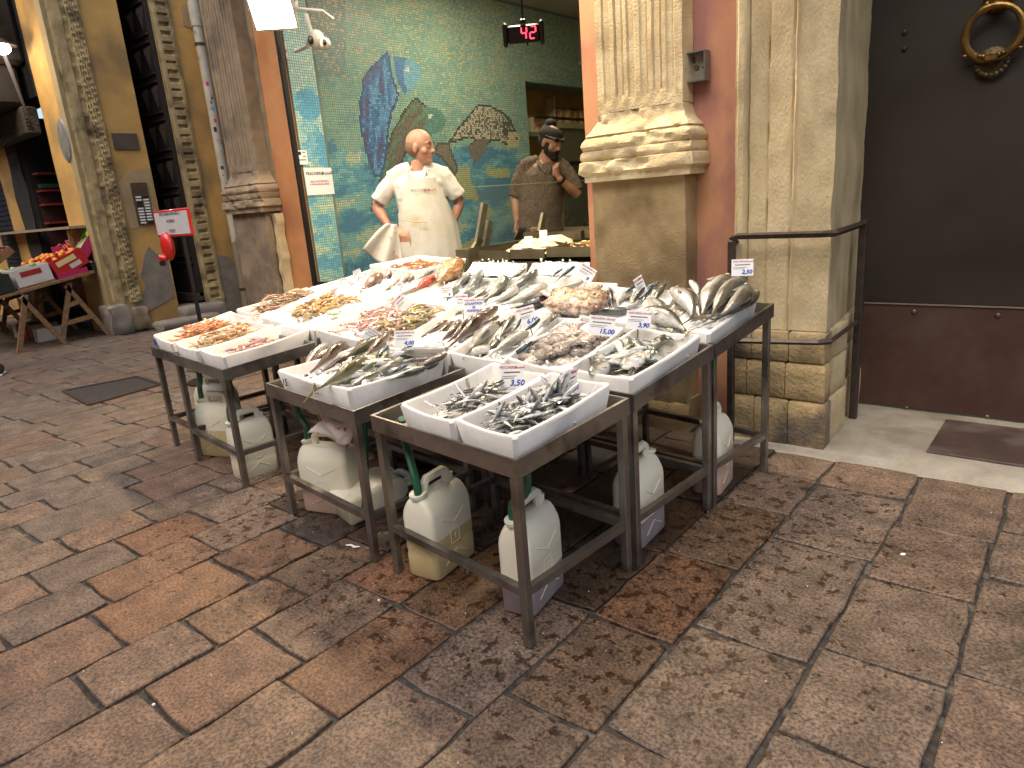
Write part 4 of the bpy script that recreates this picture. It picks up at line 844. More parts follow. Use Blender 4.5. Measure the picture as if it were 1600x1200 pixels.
# papers on the mosaic
for (a, b, lab, nm) in (((474, 263), (523, 303), 'white paper notice with red line taped on the mosaic', 0), ((463, 235), (482, 257), 'small white sticker with black symbol above the notice', 1)):
    p0 = onx(*a, -4.925); p1 = onx(*b, -4.925); n_ = thing('paper_notice' if nm == 0 else 'camera_warning_sticker', (-4.925, (p0.y + p1.y) / 2, p1.z), lab, 'notice')
    m = MB(); m.box(-4.927, -4.924, p0.y, p1.y, p1.z, p0.z); m.build('sheet', PAPER, n_); w_ = p1.y - p0.y; h_ = p0.z - p1.z
    if nm == 0:
        text('lettering', 'PESCHERIA', w_ * .13, frame_M((-4.922, p0.y + w_ * .38, p0.z - h_ * .2), (0, 1, 0), (0, 0, 1)), INKBK, n_); text('lettering', 'Brunelli', w_ * .13, frame_M((-4.922, p0.y + w_ * .80, p0.z - h_ * .2), (0, 1, 0), (0, 0, 1)), INKBK, n_, shear=.4)
        text('lettering', 'AREA SOTTOPOSTA', w_ * .075, frame_M((-4.922, p0.y + w_ * .5, p0.z - h_ * .5), (0, 1, 0), (0, 0, 1)), INKR, n_); text('lettering', 'A VIDEOSORVEGLIANZA', w_ * .065, frame_M((-4.922, p0.y + w_ * .5, p0.z - h_ * .6), (0, 1, 0), (0, 0, 1)), INKR, n_)
    else:
        m = MB(); m.lathe((-4.922, p0.y + w_ * .25, p0.z - h_ * .2), [(.0, .0), (w_ * .15, 0), (w_ * .15, .002), (0, .002)], 12, 'X'); m.build('camera_symbol', INKBK, n_)
        for (u, v, l) in ((.7, .12, .3), (.7, .42, .25), (.5, .66, .7)): m = MB(); m.box(-4.9235, -4.9225, p0.y + w_ * (u - l / 2), p0.y + w_ * (u + l / 2), p0.z - h_ * v - .004, p0.z - h_ * v + .002); m.build('printed_line', INKBK, n_)

# ------------------------------------------------------------------ people
def fig_frame(px, Y):
    c = ony(px, 300, Y); d = Vector((c.x, c.y, 0)).normalized(); r = Vector((-d.y, d.x, 0)) * -1
    if r.dot(Vector((.754, .657, 0))) < 0: r = -r
    def P(x, y, dep=0.0):
        R_ = ray(x, y); k = Vector((c.x, c.y, 0)) - d * dep; t = k.dot(d) / Vector((R_.x, R_.y, 0)).dot(d); return CP + R_ * t
    return P, r, -d      # point function, to the photo's right, towards the viewer
def ell(c, a, b, rx, ry, n=28): return [Vector(c) + a * (rx * math.cos(t)) + b * (ry * math.sin(t)) for t in [2 * math.pi * k / n for k in range(n)]]
def head_caps(c, f, s=1.0, tilt=0.0):
    f = f.normalized(); r = f.cross(Vector((0, 0, 1))).normalized(); M = Matrix((r, f, Vector((0, 0, 1)))).transposed()
    if tilt: M = Matrix.Rotation(tilt, 3, r) @ M
    f = M.col[1]; u = M.col[2]; B = lambda off, rx, ry, rz: ('b', c + (r * off[0] + f * off[1] + u * off[2]) * s, rx * s, ry * s, rz * s, M)
    caps = [B((0, -.012, .03), .078, .098, .094), B((0, .022, -.045), .062, .068, .072), B((0, .045, -.088), .040, .040, .030), B((0, .088, -.012), .011, .016, .034), B((0, .101, -.030), .013, .014, .012), B((.012, .094, -.034), .009, .010, .008), B((-.012, .094, -.034), .009, .010, .008),
            B((0, .074, .022), .056, .018, .010), B((0, .083, -.062), .022, .011, .006), B((0, .081, -.072), .020, .011, .007), B((0, .07, -.10), .022, .018, .016), B((.05, .05, -.03), .022, .026, .024), B((-.05, .05, -.03), .022, .026, .024),
            B((.082, -.008, -.012), .008, .019, .032), B((-.082, -.008, -.012), .008, .019, .032), B((.033, .078, .004), .014, .008, .007), B((-.033, .078, .004), .014, .008, .007)]
    return caps, r, f, u, M
def eyes(c, r, f, u, M, s, parent):
    for k in (-1, 1):
        m = MB(); m.ball(c + (r * .033 * k + f * .080 + u * .002) * s, .0085 * s, .006 * s, .0036 * s, 10, 7, M=M); m.ball(c + (r * .034 * k + f * .084 + u * .002) * s, .0042 * s, .003 * s, .0036 * s, 8, 6, mi=1, M=M); m.build('eye', [PAPER, BLACK], parent)
        m = MB(); m.tube([c + (r * (.018 * k) + f * .092 + u * .026) * s, c + (r * .034 * k + f * .092 + u * .031) * s, c + (r * .052 * k + f * .078 + u * .026) * s], [.003 * s, .0045 * s, .002 * s], 6); m.build('eyebrow', HAIR, parent)
def hand(wr, d, side, n, curl=.6, s=1.0, thumb=1):
    """palm + five separate bent fingers; d along the hand, side across the knuckles, n out of the palm"""
    d = d.normalized(); side = (side - d * side.dot(d)).normalized(); n = d.cross(side).normalized() * (1 if n > 0 else -1)
    caps = [('t', [wr - d * .02, wr + d * .02 * s, wr + d * .055 * s, wr + d * .088 * s], [.024 * s, .031 * s, .040 * s, .036 * s], .52)]
    for k, L_ in enumerate((.070, .080, .074, .058)):
        b = wr + d * .078 * s + side * ((k - 1.5) * .020 * s); p = [b]; a = 0
        for j, fr_ in enumerate((.45, .32, .23)):
            a += curl * (.55 + .25 * j); p.append(p[-1] + (d * math.cos(a) + n * math.sin(a)) * L_ * fr_ * s)
        caps.append(('t', p, [.0098 * s, .0092 * s, .0084 * s, .006 * s]))
    b = wr + d * .025 * s - side * .026 * s * thumb; p = [b, b + (d * .6 - side * .7 * thumb + n * .3) * .035 * s, b + (d * 1.0 - side * .65 * thumb + n * .6) * .062 * s]
    caps.append(('t', p, [.0135 * s, .0115 * s, .008 * s])); return caps
# --- fishmonger in white
P, R_, V_ = fig_frame(650, 3.75); S1 = 1.08
m1 = thing('person', (P(670, 600).x, P(670, 600).y, 0), 'bald man in white shirt and long apron, hands on hips, holding a cloth', 'person')
hc = P(657, 230, .02); fdir = (R_ * .93 + V_ * .42)
hcaps, hr, hf, hu, HM = head_caps(hc, fdir, 1.06, -.05)
up = Vector((0, 0, 1)); chest = P(652, 300)
def ringat(px, py, rx, ry, dep=0.0, rot=0.0):
    a = (R_ * math.cos(rot) + V_ * math.sin(rot)); b = (V_ * math.cos(rot) - R_ * math.sin(rot)); return ell(P(px, py, dep), a, b, rx, ry)
gx = Vector((m1.location.x, m1.location.y, 0))
caps = hcaps + [('t', [P(655, 252), P(653, 266), P(651, 278, -.01)], [.058, .062, .075]),
    ('l', [ringat(668, 400, .17, .13), ringat(666, 350, .175, .14), ringat(660, 318, .16, .13), ringat(655, 295, .175, .12), ringat(652, 282, .15, .10), ringat(651, 272, .07, .06)])]
SH = [(P(612, 283, -.02), P(588, 322, -.05), P(606, 352, .06)), (P(696, 278, -.02), P(718, 314, -.06), P(711, 342, -.02))]
for (a, b, c_) in SH: caps += [('t', [a, (a + b) / 2, b], [.062, .052, .041]), ('t', [b, b * .6 + c_ * .4, c_], [.042, .043, .027])]
caps += hand(SH[0][2], (P(620, 362, .08) - SH[0][2]), V_, 1, .9, 1.0) + hand(SH[1][2], (P(704, 356, .0) - SH[1][2]), -V_, -1, .8, 1.0)
for k in (-1, 1):
    hp = gx + R_ * .09 * k + up * .88; caps += [('t', [hp, gx + R_ * .10 * k + up * .48], [.095, .06]), ('t', [gx + R_ * .10 * k + up * .5, gx + R_ * .11 * k + up * .08], [.058, .042]), ('t', [gx + R_ * .11 * k + up * .05 - V_ * .04, gx + R_ * .12 * k + up * .04 + V_ * .16], [.045, .035])]
caps.append(('t', [gx + up * .80, gx + up * 1.0, P(666, 350)], [.15, .155, .15]))
body = figure('body', caps, SKIN, m1, .007, 3); eyes(hc, hr, hf, hu, HM, 1.06, m1)
hb = figure('cropped_hair', [('b', hc - hf * .030 + hu * .004, .0805 * 1.06, .086 * 1.06, .078 * 1.06, HM)], STUBBLE, m1, .008, 1)
sh = [('l', [ringat(668, 372, .205, .165), ringat(666, 345, .20, .165), ringat(660, 322, .19, .155), ringat(656, 300, .195, .145), ringat(653, 285, .19, .13), ringat(652, 276, .14, .105), ringat(651, 268, .085, .075)])]
for i, (a, b, c_) in enumerate(SH):
    e = a + (b - a) * .80; w0 = .085; d_ = (e - a).normalized(); nb = P(650 + (8 if i else -8), 262, -.01)
    sh.append(('t', [a - d_ * .03, a + d_ * .05, a + d_ * .14, e], [.066, .080, .086, .088], .85)); sh.append(('t', [nb, nb.lerp(a, .5) + up * .012, a + up * .01], [.055, .066, .070]))
shirt = figure('shirt', sh, WHITECL, m1, .009, 2)
tx = bpy.data.textures.new('cloth_folds', 'CLOUDS'); tx.noise_scale = .09
dm = shirt.modifiers.new('folds', 'DISPLACE'); dm.texture = tx; dm.strength = .022; dm.mid_level = .5; dm.texture_coords = 'OBJECT'
for s_ in (-1, 1):
    m = MB(); a = P(651 + 4 * s_, 262, .03); m.tube([P(651 + s_ * 17, 259, -.03), P(651 + 13 * s_, 266, .07), P(653 + 5 * s_, 280, .115), P(655 + 9 * s_, 290, .14)], [.012, .022, .02, .006], 8, flat=.45); m.build('collar', WHITECL, m1)
# apron: bib and skirt wrapped round the front
m = MB(); rings = []
for (px, py, rx, ry, aw_) in ((686, 470, .26, .23, 1.45), (679, 420, .245, .215, 1.45), (674, 385, .235, .20, 1.45), (669, 350, .225, .19, 1.4), (664, 330, .215, .182, 1.3), (662, 315, .21, .175, .95), (660, 300, .205, .163, .75), (658, 285, .20, .152, .62), (658, 280, .20, .149, .60)):
    c = P(px, py); ring = []
    for k in range(25):
        t = math.pi / 2 + aw_ * (1 - 2 * k / 24); w2 = 1 + .018 * math.sin(k * 1.9 + py * .02) * (1 if py > 340 else .3); ring.append(c + R_ * (rx * math.cos(t) * w2) + V_ * (ry * math.sin(t) * w2))
    for k in range(24, -1, -1):
        t = math.pi / 2 + aw_ * (1 - 2 * k / 24); ring.append(c + R_ * ((rx - .006) * math.cos(t)) + V_ * ((ry - .006) * math.sin(t)))
    rings.append(ring)
m.loft(rings); ap = m.build('apron', APRON, m1, smooth=70)
dm = ap.modifiers.new('folds', 'DISPLACE'); dm.texture = tx; dm.strength = .014; dm.texture_coords = 'OBJECT'
m = MB(); m.loft([ell(gx + up * z, R_, V_, rx, ry) for z, rx, ry in ((.08, .17, .10), (.45, .185, .13), (.85, .20, .15), (.98, .19, .15))]); m.build('trousers', pm('white_trousers', 'd5d1c4', 'c9c4b4', 9, .9), m1)
m = MB(); m.tube([P(640, 282, .13), P(638, 268, .11), P(645, 258, .0)], .008, 6, flat=.4); m.build('neck_strap', APRON, m1); m = MB(); m.tube([P(672, 281, .13), P(668, 268, .11), P(664, 259, .0)], .008, 6, flat=.4); m.build('neck_strap', APRON, m1)
# apron pocket line and print
m = MB(); m.tube([P(629, 344, .195), P(650, 347, .215), P(668, 347, .215)], .0035, 5); m.build('pocket_seam', pm('seam_thread', 'b5b09c', None, 9, .9), m1)
text('lettering', 'PESCHERIA', .030, frame_M(P(657, 297.5, .178), R_, up), INKBK, m1); text('lettering', 'Brunelli', .030, frame_M(P(671, 297, .172), R_ - V_ * .2, up), INKR, m1, shear=.4)
# bloodied paper cloth in his hand
cl = MB(); nxx, nyy = 16, 16; vs = []; fs = []
for j in range(nyy + 1):
    for i in range(nxx + 1):
        u, v = i / nxx, j / nyy; e_ = v ** .75; pxx = (606 - 40 * e_) * (1 - u) + (620 + 9 * e_) * u; pyy = (349 + 40 * v) * (1 - u) + (351 + 60 * v) * u + 12 * v * math.sin(math.pi * u) * v
        vs.append(P(pxx, pyy, .16 + .025 * math.sin(u * 11 + v * 2) * (.3 + v)))
for j in range(nyy):
    for i in range(nxx): a = j * (nxx + 1) + i; fs.append((a, a + 1, a + nxx + 2, a + nxx + 1))
cl.add(vs, fs); o = cl.build('paper_cloth', pm('blood_marked_paper', 'd9d2c2', 'd3cab8', 10, .8, c3='c07f70', s3=16, t3=(.58, .72)), smooth=60); so_ = o.modifiers.new('thick', 'SOLIDIFY'); so_.thickness = .003
tag(o, 'white paper cloth with pink stains hanging from the bald man\'s hand', 'cloth')
# --- man in brown shirt behind the glass
P2, R2, V2 = fig_frame(850, 4.7); m2 = thing('person', (P2(848, 500).x, P2(848, 500).y, 0), 'bearded man in brown patterned shirt and dark cap, hand raised to his mouth', 'person')
def ring2(px, py, rx, ry, dep=0.0): return ell(P2(px, py, dep), R2, V2, rx, ry)
h2 = P2(861, 222, .04); f2 = (R2 * .72 + V2 * .62)
hcaps, hr, hf, hu, HM = head_caps(h2, f2, 1.0, -.38)
caps = hcaps + [('t', [P2(858, 236, .0), P2(852, 250, -.01), P2(850, 258, -.02)], [.056, .060, .072]), ('l', [ring2(840, 400, .17, .12), ring2(843, 350, .165, .125), ring2(846, 300, .17, .12), ring2(849, 268, .165, .11), ring2(850, 258, .12, .09), ring2(851, 250, .06, .06)])]
A = (P2(817, 264), P2(806, 312, .0), P2(808, 347, .06)); Bm = (P2(884, 266), P2(903, 304, .10), P2(873, 278, .20))
for (a, b, c_) in (A, Bm): caps += [('t', [a, (a + b) / 2, b], [.06, .05, .040]), ('t', [b, b * .6 + c_ * .4, c_], [.040, .040, .026])]
caps += hand(A[2], P2(808, 365, .07) - A[2], V2, 1, .35) + hand(Bm[2], P2(866, 256, .19) - Bm[2], V2 * .6 + R2 * .6, 1, 1.0)
g2 = Vector((m2.location.x, m2.location.y, 0))
for k in (-1, 1): caps += [('t', [g2 + R2 * .09 * k + up * .9, g2 + R2 * .09 * k + up * .48], [.09, .058]), ('t', [g2 + R2 * .09 * k + up * .5, g2 + R2 * .1 * k + up * .08], [.056, .04]), ('t', [g2 + R2 * .1 * k + up * .04 - V2 * .04, g2 + R2 * .1 * k + up * .04 + V2 * .15], [.045, .035])]
caps.append(('t', [g2 + up * .82, g2 + up * 1.0], [.14, .15]))
figure('body', caps, SKIN2, m2, .007, 3); eyes(h2, hr, hf, hu, HM, 1.0, m2)
figure('cap', [('b', h2 - hf * .018 + hu * .055, .086, .106, .066, HM), ('b', h2 + hf * .08 + hu * .045, .06, .05, .010, HM)], pm('dark_cap', '2b241f', '201b17', 9, .95), m2, .008, 1)
figure('hair', [('b', h2 - hf * .035 - hu * .0, .083, .085, .075, HM), ('b', P2(860, 194, .0), .048, .05, .045), ('b', P2(854, 203, .0), .05, .06, .04)], HAIR, m2, .008, 1)
figure('beard', [('b', h2 + hf * .026 - hu * .068, .062, .067, .046, HM), ('b', h2 + hf * .06 - hu * .10, .038, .038, .03, HM), ('b', h2 + hf * .092 - hu * .048, .028, .012, .007, HM), ('b', h2 + hr * .06 - hu * .03 + hf * .015, .018, .03, .045, HM), ('b', h2 - hr * .06 - hu * .03 + hf * .015, .018, .03, .045, HM)], BEARD, m2, .007, 1)
m = MB(); m.tube([h2 + hr * .085 + hu * .05 + hf * .0, h2 + hr * .06 + hu * .048 + hf * .085, h2 + hu * .048 + hf * .108, h2 - hr * .06 + hu * .048 + hf * .085, h2 - hr * .085 + hu * .05], [.008, .02, .008, .02, .008], 8, flat=.5); m.build('sunglasses', BLACK, m2)
sh = [('l', [ring2(838, 420, .20, .155), ring2(841, 380, .195, .15), ring2(843, 340, .185, .145), ring2(846, 300, .19, .14), ring2(849, 272, .185, .13), ring2(850, 262, .155, .11), ring2(851, 255, .085, .08)])]
for i, (a, b, c_) in enumerate((A, Bm)): d_ = (b - a).normalized(); nb = P2(851 + (9 if i else -9), 250, -.01); sh.append(('t', [a - d_ * .02, a + d_ * .06, a + d_ * .14, a + (b - a) * .92], [.062, .074, .076, .072], .9)); sh.append(('t', [nb, nb.lerp(a, .5) + up * .01, a + up * .006], [.05, .06, .064]))
shirt2 = figure('shirt', sh, SHIRT2, m2, .009, 2); dm = shirt2.modifiers.new('folds', 'DISPLACE'); dm.texture = tx; dm.strength = .024; dm.texture_coords = 'OBJECT'
for s_ in (-1, 1): m = MB(); m.tube([P2(851 + s_ * 12, 248, .0), P2(852 + 9 * s_, 257, .10), P2(855 + 3 * s_, 270, .14)], [.012, .02, .006], 8, flat=.45); m.build('collar', SHIRT2, m2)
m = MB(); w0 = Bm[2] + (Bm[1] - Bm[2]).normalized() * .02; dd = (Bm[1] - Bm[2]).normalized(); m.tube([w0, w0 + dd * .022], .034, 12); m.build('wrist_watch', BLACK, m2)
m = MB(); m.loft([ell(g2 + up * z, R2, V2, rx, ry) for z, rx, ry in ((.1, .17, .10), (.5, .18, .12), (.9, .19, .14), (1.0, .18, .14))]); m.build('trousers', BLACK, m2)

# ------------------------------------------------------------------ lamps
WARM = (1.0, .79, .50)
LAMP = emis('lamp_glass', (1, .93, .78, 1), 14)
def floodlight(c, aim, power, label, sx=.30, sy=.25, emit=True):
    t_ = thing('floodlight', c, label, 'floodlight'); c = Vector(c); d = (Vector(aim) - c).normalized(); q = d.to_track_quat('-Z', 'Y'); M = Matrix.Translation(c) @ q.to_matrix().to_4x4()
    def bx(a, nm, mt, b=0):
        t = MB(); t.box(*a, b=b); mm = MB(); mm.add([M @ Vector(v) for v in t.v], t.f); return mm.build(nm, mt, t_)
    bx((-sx / 2, sx / 2, -sy / 2, sy / 2, .0, .06), 'housing', GREYW, .01)
    for (a, b_, cc, d_) in ((-sx / 2, sx / 2, -sy / 2, -sy / 2 + .012), (-sx / 2, sx / 2, sy / 2 - .012, sy / 2), (-sx / 2, -sx / 2 + .012, -sy / 2 + .013, sy / 2 - .013), (sx / 2 - .012, sx / 2, -sy / 2 + .013, sy / 2 - .013)): bx((a, b_, cc, d_, -.018, -.001), 'bezel', GREYW)
    bx((-sx / 2 + .014, sx / 2 - .014, -sy / 2 + .014, sy / 2 - .014, -.008, -.002), 'lens', LAMP)
    m = MB(); m.bar(M @ Vector((-sx / 2 - .008, 0, .03)), M @ Vector((-sx / 2 - .008, 0, .12)), .02, .004); m.bar(M @ Vector((sx / 2 + .008, 0, .03)), M @ Vector((sx / 2 + .008, 0, .12)), .02, .004); m.bar(M @ Vector((-sx / 2 - .01, 0, .12)), M @ Vector((sx / 2 + .01, 0, .12)), .02, .004); m.build('yoke', GREYW, t_)
    l = bpy.data.lights.new('floodlight_beam', 'AREA'); l.shape = 'RECTANGLE'; l.size = sx - .03; l.size_y = sy - .03; l.energy = power; l.color = WARM; l.spread = math.radians(170)
    lo = bpy.data.objects.new('floodlight_beam', l); COL.objects.link(lo); lo.matrix_world = Matrix.Translation(c + d * .02) @ q.to_matrix().to_4x4(); return t_
fc = ony(426, 18, 3.02)
floodlight((fc.x, fc.y, fc.z), (-3.1, 1.6, .7), 17, 'lit square floodlight on the left jamb of the shop')
floodlight((-3.3, 3.05, 3.02), (-2.9, 2.2, .7), 29, 'lit floodlight above the middle of the shop opening')
floodlight((-2.2, 3.0, 3.05), (-1.9, 1.9, .6), 28, 'lit floodlight above the right end of the shop opening')
m = MB(); m.tube([(fc.x + .03, fc.y + .1, fc.z + .03), (fc.x + .25, 3.25, fc.z - .02), (fc.x + .22, 3.35, fc.z - .05)], .012, 8); m.tube([ony(478, 22, 3.3), ony(486, 50, 3.3), ony(480, 72, 3.3), ony(462, 80, 3.34)], .016, 8)
tag(m.build('lamp_arm', GREYW), 'curved white metal arm beside the lit left floodlight', 'bracket')
cc = ony(494, 62, 3.3); cm = thing('security_camera', cc, 'round white dome security camera by the floodlight arm', 'security camera')
m = MB(); m.ball(cc, .062, .062, .066, 14, 10); m.build('dome', GREYW, cm)
m = MB(); m.ball(cc + Vector((.008, -.052, -.01)), .030, .018, .030, 12, 8); m.build('lens', BLACK, cm)
c3 = ony(508, 68, 3.32); m = MB(); m.ball(c3, .04, .04, .042, 10, 8); m.build('side_dome', GREYW, cm); m = MB(); m.ball(c3 + Vector((.026, -.024, 0)), .016, .014, .022, 10, 8); m.build('side_lens', BLACK, cm)
m = MB(); a = ony(447, 74, 3.32); b = ony(460, 93, 3.32)
for k in range(2): m.obox(a + Vector((0, 0, -.05 * k)), .02, .01, .07, b=.003)
tag(m.build('cable_clip', GREYW), 'small white cable clips below the left floodlight', 'cable clip')
il = bpy.data.lights.new('ceiling_lamp_light', 'AREA'); il.energy = 24; il.size = .5; il.shape = 'DISK'; il.color = (1, .88, .62)
ilo = bpy.data.objects.new('ceiling_lamp_light', il); COL.objects.link(ilo); ilo.location = (-3.9, 4.9, 3.18); ilo.parent = None
cl_ = thing('ceiling_lamp', (-3.9, 4.9, 3.19), 'round lit ceiling lamp inside the shop', 'ceiling lamp'); m = MB(); m.lathe((-3.9, 4.9, 3.2), [(.0, 0), (.26, 0), (.26, .05), (0, .05)], 20); m.build('diffuser', LAMP, cl_)
sp = ony(541, -6, 3.45); l = bpy.data.lights.new('downlight_beam', 'SPOT'); l.energy = 11; l.spot_size = math.radians(120); l.spot_blend = .6; l.color = WARM; l.shadow_soft_size = .04
lo = bpy.data.objects.new('downlight_beam', l); COL.objects.link(lo); lo.location = sp; lo.rotation_euler = (0, 0, 0)
dl = thing('downlight', sp, 'small lit downlight at the top of the shop opening', 'downlight'); m = MB(); m.lathe(sp, [(.0, .01), (.045, .01), (.05, .05), (0, .06)], 14); m.build('lens', LAMP, dl)
lp_ = ony(3, 75, 2.9); sl = thing('street_lamp', lp_, 'lit lamp under the black awning at far left', 'lamp'); m = MB(); m.ball(lp_, .085, .085, .07, 14, 10); m.build('globe', LAMP, sl); m = MB(); m.lathe(lp_ + Vector((0, 0, .05)), [(.03, .05), (.05, .03), (.15, -.02), (.15, -.03), (.02, .02)], 16); m.build('shade', IRON, sl)
l = bpy.data.lights.new('street_lamp_light', 'POINT'); l.energy = 15; l.color = (1, .78, .5); l.shadow_soft_size = .08; lo = bpy.data.objects.new('street_lamp_light', l); COL.objects.link(lo); lo.location = lp_ + Vector((.12, -.3, -.12))
# bell box on the pink wall
bb_ = thing('bell_box', (-1.545, 3.25, 1.70), 'grey open metal bell box with round button on pink wall', 'bell box')
m = MB(); m.box(-1.60, -1.487, 3.262, 3.272, 1.705, 1.825); m.build('back_plate', pm('scratched_plate', 'a19d94', '8a867d', 30, .4, metal=.5), bb_)
for a in ((-1.605, -1.60, 3.215, 3.275, 1.70, 1.83), (-1.487, -1.482, 3.215, 3.275, 1.70, 1.83), (-1.60, -1.487, 3.215, 3.275, 1.825, 1.83), (-1.60, -1.487, 3.215, 3.275, 1.70, 1.705)): m = MB(); m.box(*a); m.build('rim', pm('grey_box_metal', '77736c', '66625c', 9, .5, metal=.4), bb_)
m = MB(); m.lathe((-1.543, 3.262, 1.765), [(.0, -.006), (.011, -.006), (.013, 0), (0, 0)], 14, 'Y'); m.build('button', BRASS, bb_)
for s_ in (-1, 1): m = MB(); m.lathe((-1.543 + s_ * .033, 3.262, 1.762), [(.0, -.004), (.004, -.004), (.005, 0), (0, 0)], 8, 'Y'); m.build('screw', BLACK, bb_)
text('lettering', 'E', .032, frame_M((-1.555, 3.2605, 1.797), (1, 0, 0), (0, 0, 1)), INKBK, bb_, bold=.0008)
# railing round the pier
rl = thing('railing', (-1.05, 3.2, 0), 'dark iron railing wrapped round the stone pier foot', 'railing')
for nm, pts, r in (('upper_bar', [(-1.30, 3.20, .955), (-1.30, 3.10, .99), (-1.26, 3.085, 1.0), (-.90, 3.085, 1.0), (-.86, 3.12, 1.0), (-.875, 3.62, 1.0)], .014), ('lower_bar', [(-1.30, 3.085, .515), (-.90, 3.085, .535), (-.86, 3.12, .535), (-.872, 3.60, .535)], .012)):
    m = MB(); m.tube(pts, r * 1.05, 4); m.build(nm, IRON, rl, smooth=20)
m = MB(); m.box(-.892, -.858, 3.61, 3.645, .01, 1.015, b=.003); m.build('post', IRON, rl); m = MB(); m.box(-1.315, -1.285, 3.085, 3.115, .0, .98, b=.003); m.build('post', IRON, rl)
# sign stand
ss = thing('ticket_sign_stand', (-6.0, 2.5, 0), 'red framed white ticket sign on black pole with red number dispenser', 'sign stand')
a, b, c_, d_ = [ony(x, y, 2.5) for x, y in ((240, 330), (296, 323), (301, 367), (248, 373))]; ctr = (a + b + c_ + d_) / 4; u_ = ((b - a) + (c_ - d_)) / 2; v_ = Vector((0, 0, ((a.z - d_.z) + (b.z - c_.z)) / 2))
W_, H_ = u_.length, v_.length
m = MB(); m.obox(ctr, W_, .016, H_, b=.01); m.build('frame', REDP, ss); m = MB(); m.obox(ctr + Vector((0, -.0095, 0)), W_ - .045, .003, H_ - .04); m.build('face', pm('glossy_sign_face', 'c9c5c4', 'bdb9b8', 3, .25), ss)
for k, (s__, z_, f_) in enumerate((('PESCHERIA BRUNELLI', .07, .036), ('NUMERO', .015, .034), ('TICKET', -.06, .034))): text('lettering', s__, f_, frame_M(ctr + Vector((-.01, -.0125, z_ * H_ / .21)), (1, 0, 0), (0, 0, 1)), INKK, ss)
pt = ony(284, 372, 2.52); pbm = ony(306, 500, 2.52)
m = MB(); m.tube([(ctr.x + .08, 2.52, ctr.z - H_ / 2 + .02), (ctr.x + .09, 2.52, .02)], .016, 10); m.build('pole', BLACK, ss)
m = MB(); m.lathe((ctr.x + .09, 2.52, 0), [(0, .0), (.19, .0), (.19, .012), (.03, .03), (0, .03)], 24); m.build('foot', BLACK, ss)
dc = ony(262, 385, 2.44); m = MB(); m.ball(dc, .075, .045, .11, 18, 12); m.build('dispenser', REDP, ss)
m = MB(); m.ball(dc + Vector((-.03, -.04, -.085)), .05, .035, .03, 12, 8); m.build('dispenser_mouth', REDP, ss); m = MB(); m.obox(dc + Vector((-.045, -.045, -.125)), .06, .03, .04, b=.008); m.build('ticket_slot', BLACK, ss)
#@@DISPLAY
# ------------------------------------------------------------------ display tables
def tray_z(y):
    p = [(1.0, .566), (1.27, .582), (1.8, .612), (2.36, .668), (2.83, .745), (3.3, .80)]
    for (a, b), (c, d) in zip(p, p[1:]):
        if y <= c: return b + (d - b) * (y - a) / (c - a)
    return .80
def table(c, label, rails=(1, 1, 1, 1), legs=(1, 1, 1, 1), rail_z=.175, skirt=.055):
    cx = sum(p[0] for p in c) / 4; cy = sum(p[1] for p in c) / 4
    t = thing('display_table', (cx, cy, 0), label, 'table', 'steel display tables of the fish stand'); Z = [tray_z(p[1]) for p in c]
    P_ = [Vector((p[0], p[1], 0)) for p in c]; C_ = Vector((cx, cy, 0))
    def ins(d): return [p + (C_ - p).normalized() * d * 1.35 for p in P_]
    m = MB(); o_ = P_; i_ = ins(.004); l_ = ins(.0)
    rings = [[(p.x, p.y, z - skirt) for p, z in zip(i_, Z)], [(p.x, p.y, z - skirt) for p, z in zip(o_, Z)], [(p.x, p.y, z) for p, z in zip(o_, Z)], [(p.x, p.y, z) for p, z in zip(ins(.010), Z)], [(p.x, p.y, z - .004) for p, z in zip(ins(.012), Z)], [(p.x, p.y, z - .042) for p, z in zip(ins(.014), Z)]]
    m.loft(rings, cap=True); m.build('tray', STEEL, t, smooth=20)
    L_ = ins(.02); names = ('leg',) * 4
    for k in range(4):
        if legs[k]: m = MB(); m.box(L_[k].x - .0135, L_[k].x + .0135, L_[k].y - .0135, L_[k].y + .0135, 0, Z[k] - skirt, b=.002); m.build('leg', STEEL, t)
    for k in range(4):
        if rails[k]:
            a, b = L_[k], L_[(k + 1) % 4]; d = (b - a).normalized() * .0135; m = MB(); m.bar(a + d + Vector((0, 0, rail_z)), b - d + Vector((0, 0, rail_z)), .024); m.build('rail', STEEL, t, smooth=20)
    return t
table([(-1.805, 1.34), (-1.115, 1.27), (-1.085, 1.80), (-1.77, 1.87)], 'nearest steel display table, carrying two boxes of small anchovies')
table([(-1.76, 1.89), (-1.083, 1.825), (-1.055, 2.36), (-1.73, 2.42)], 'steel display table behind the anchovy table, under the sardine box', rail_z=.17)
table([(-1.73, 2.435), (-1.053, 2.37), (-1.005, 2.83), (-1.68, 2.92)], 'steel display table nearest the stone pier, under the big grey fish', rail_z=.17)
table([(-2.575, 1.41), (-1.895, 1.34), (-1.86, 1.86), (-2.54, 1.93)], 'steel display table in the middle carrying the box marked 15')
table([(-2.54, 1.95), (-1.84, 1.89), (-1.78, 2.95), (-2.48, 3.05)], 'long steel table behind the box marked 15')
table([(-3.66, 1.52), (-3.005, 1.45), (-2.97, 1.93), (-3.62, 2.0)], 'steel display table at the left with pink and yellow shrimp boxes')
table([(-4.02, 1.56), (-3.68, 1.53), (-3.63, 2.25), (-3.99, 2.3)], 'narrow steel table at the far left end of the stand')
table([(-3.62, 2.03), (-2.58, 1.95), (-2.52, 3.1), (-3.55, 3.2)], 'wide steel table at the back left of the stand')
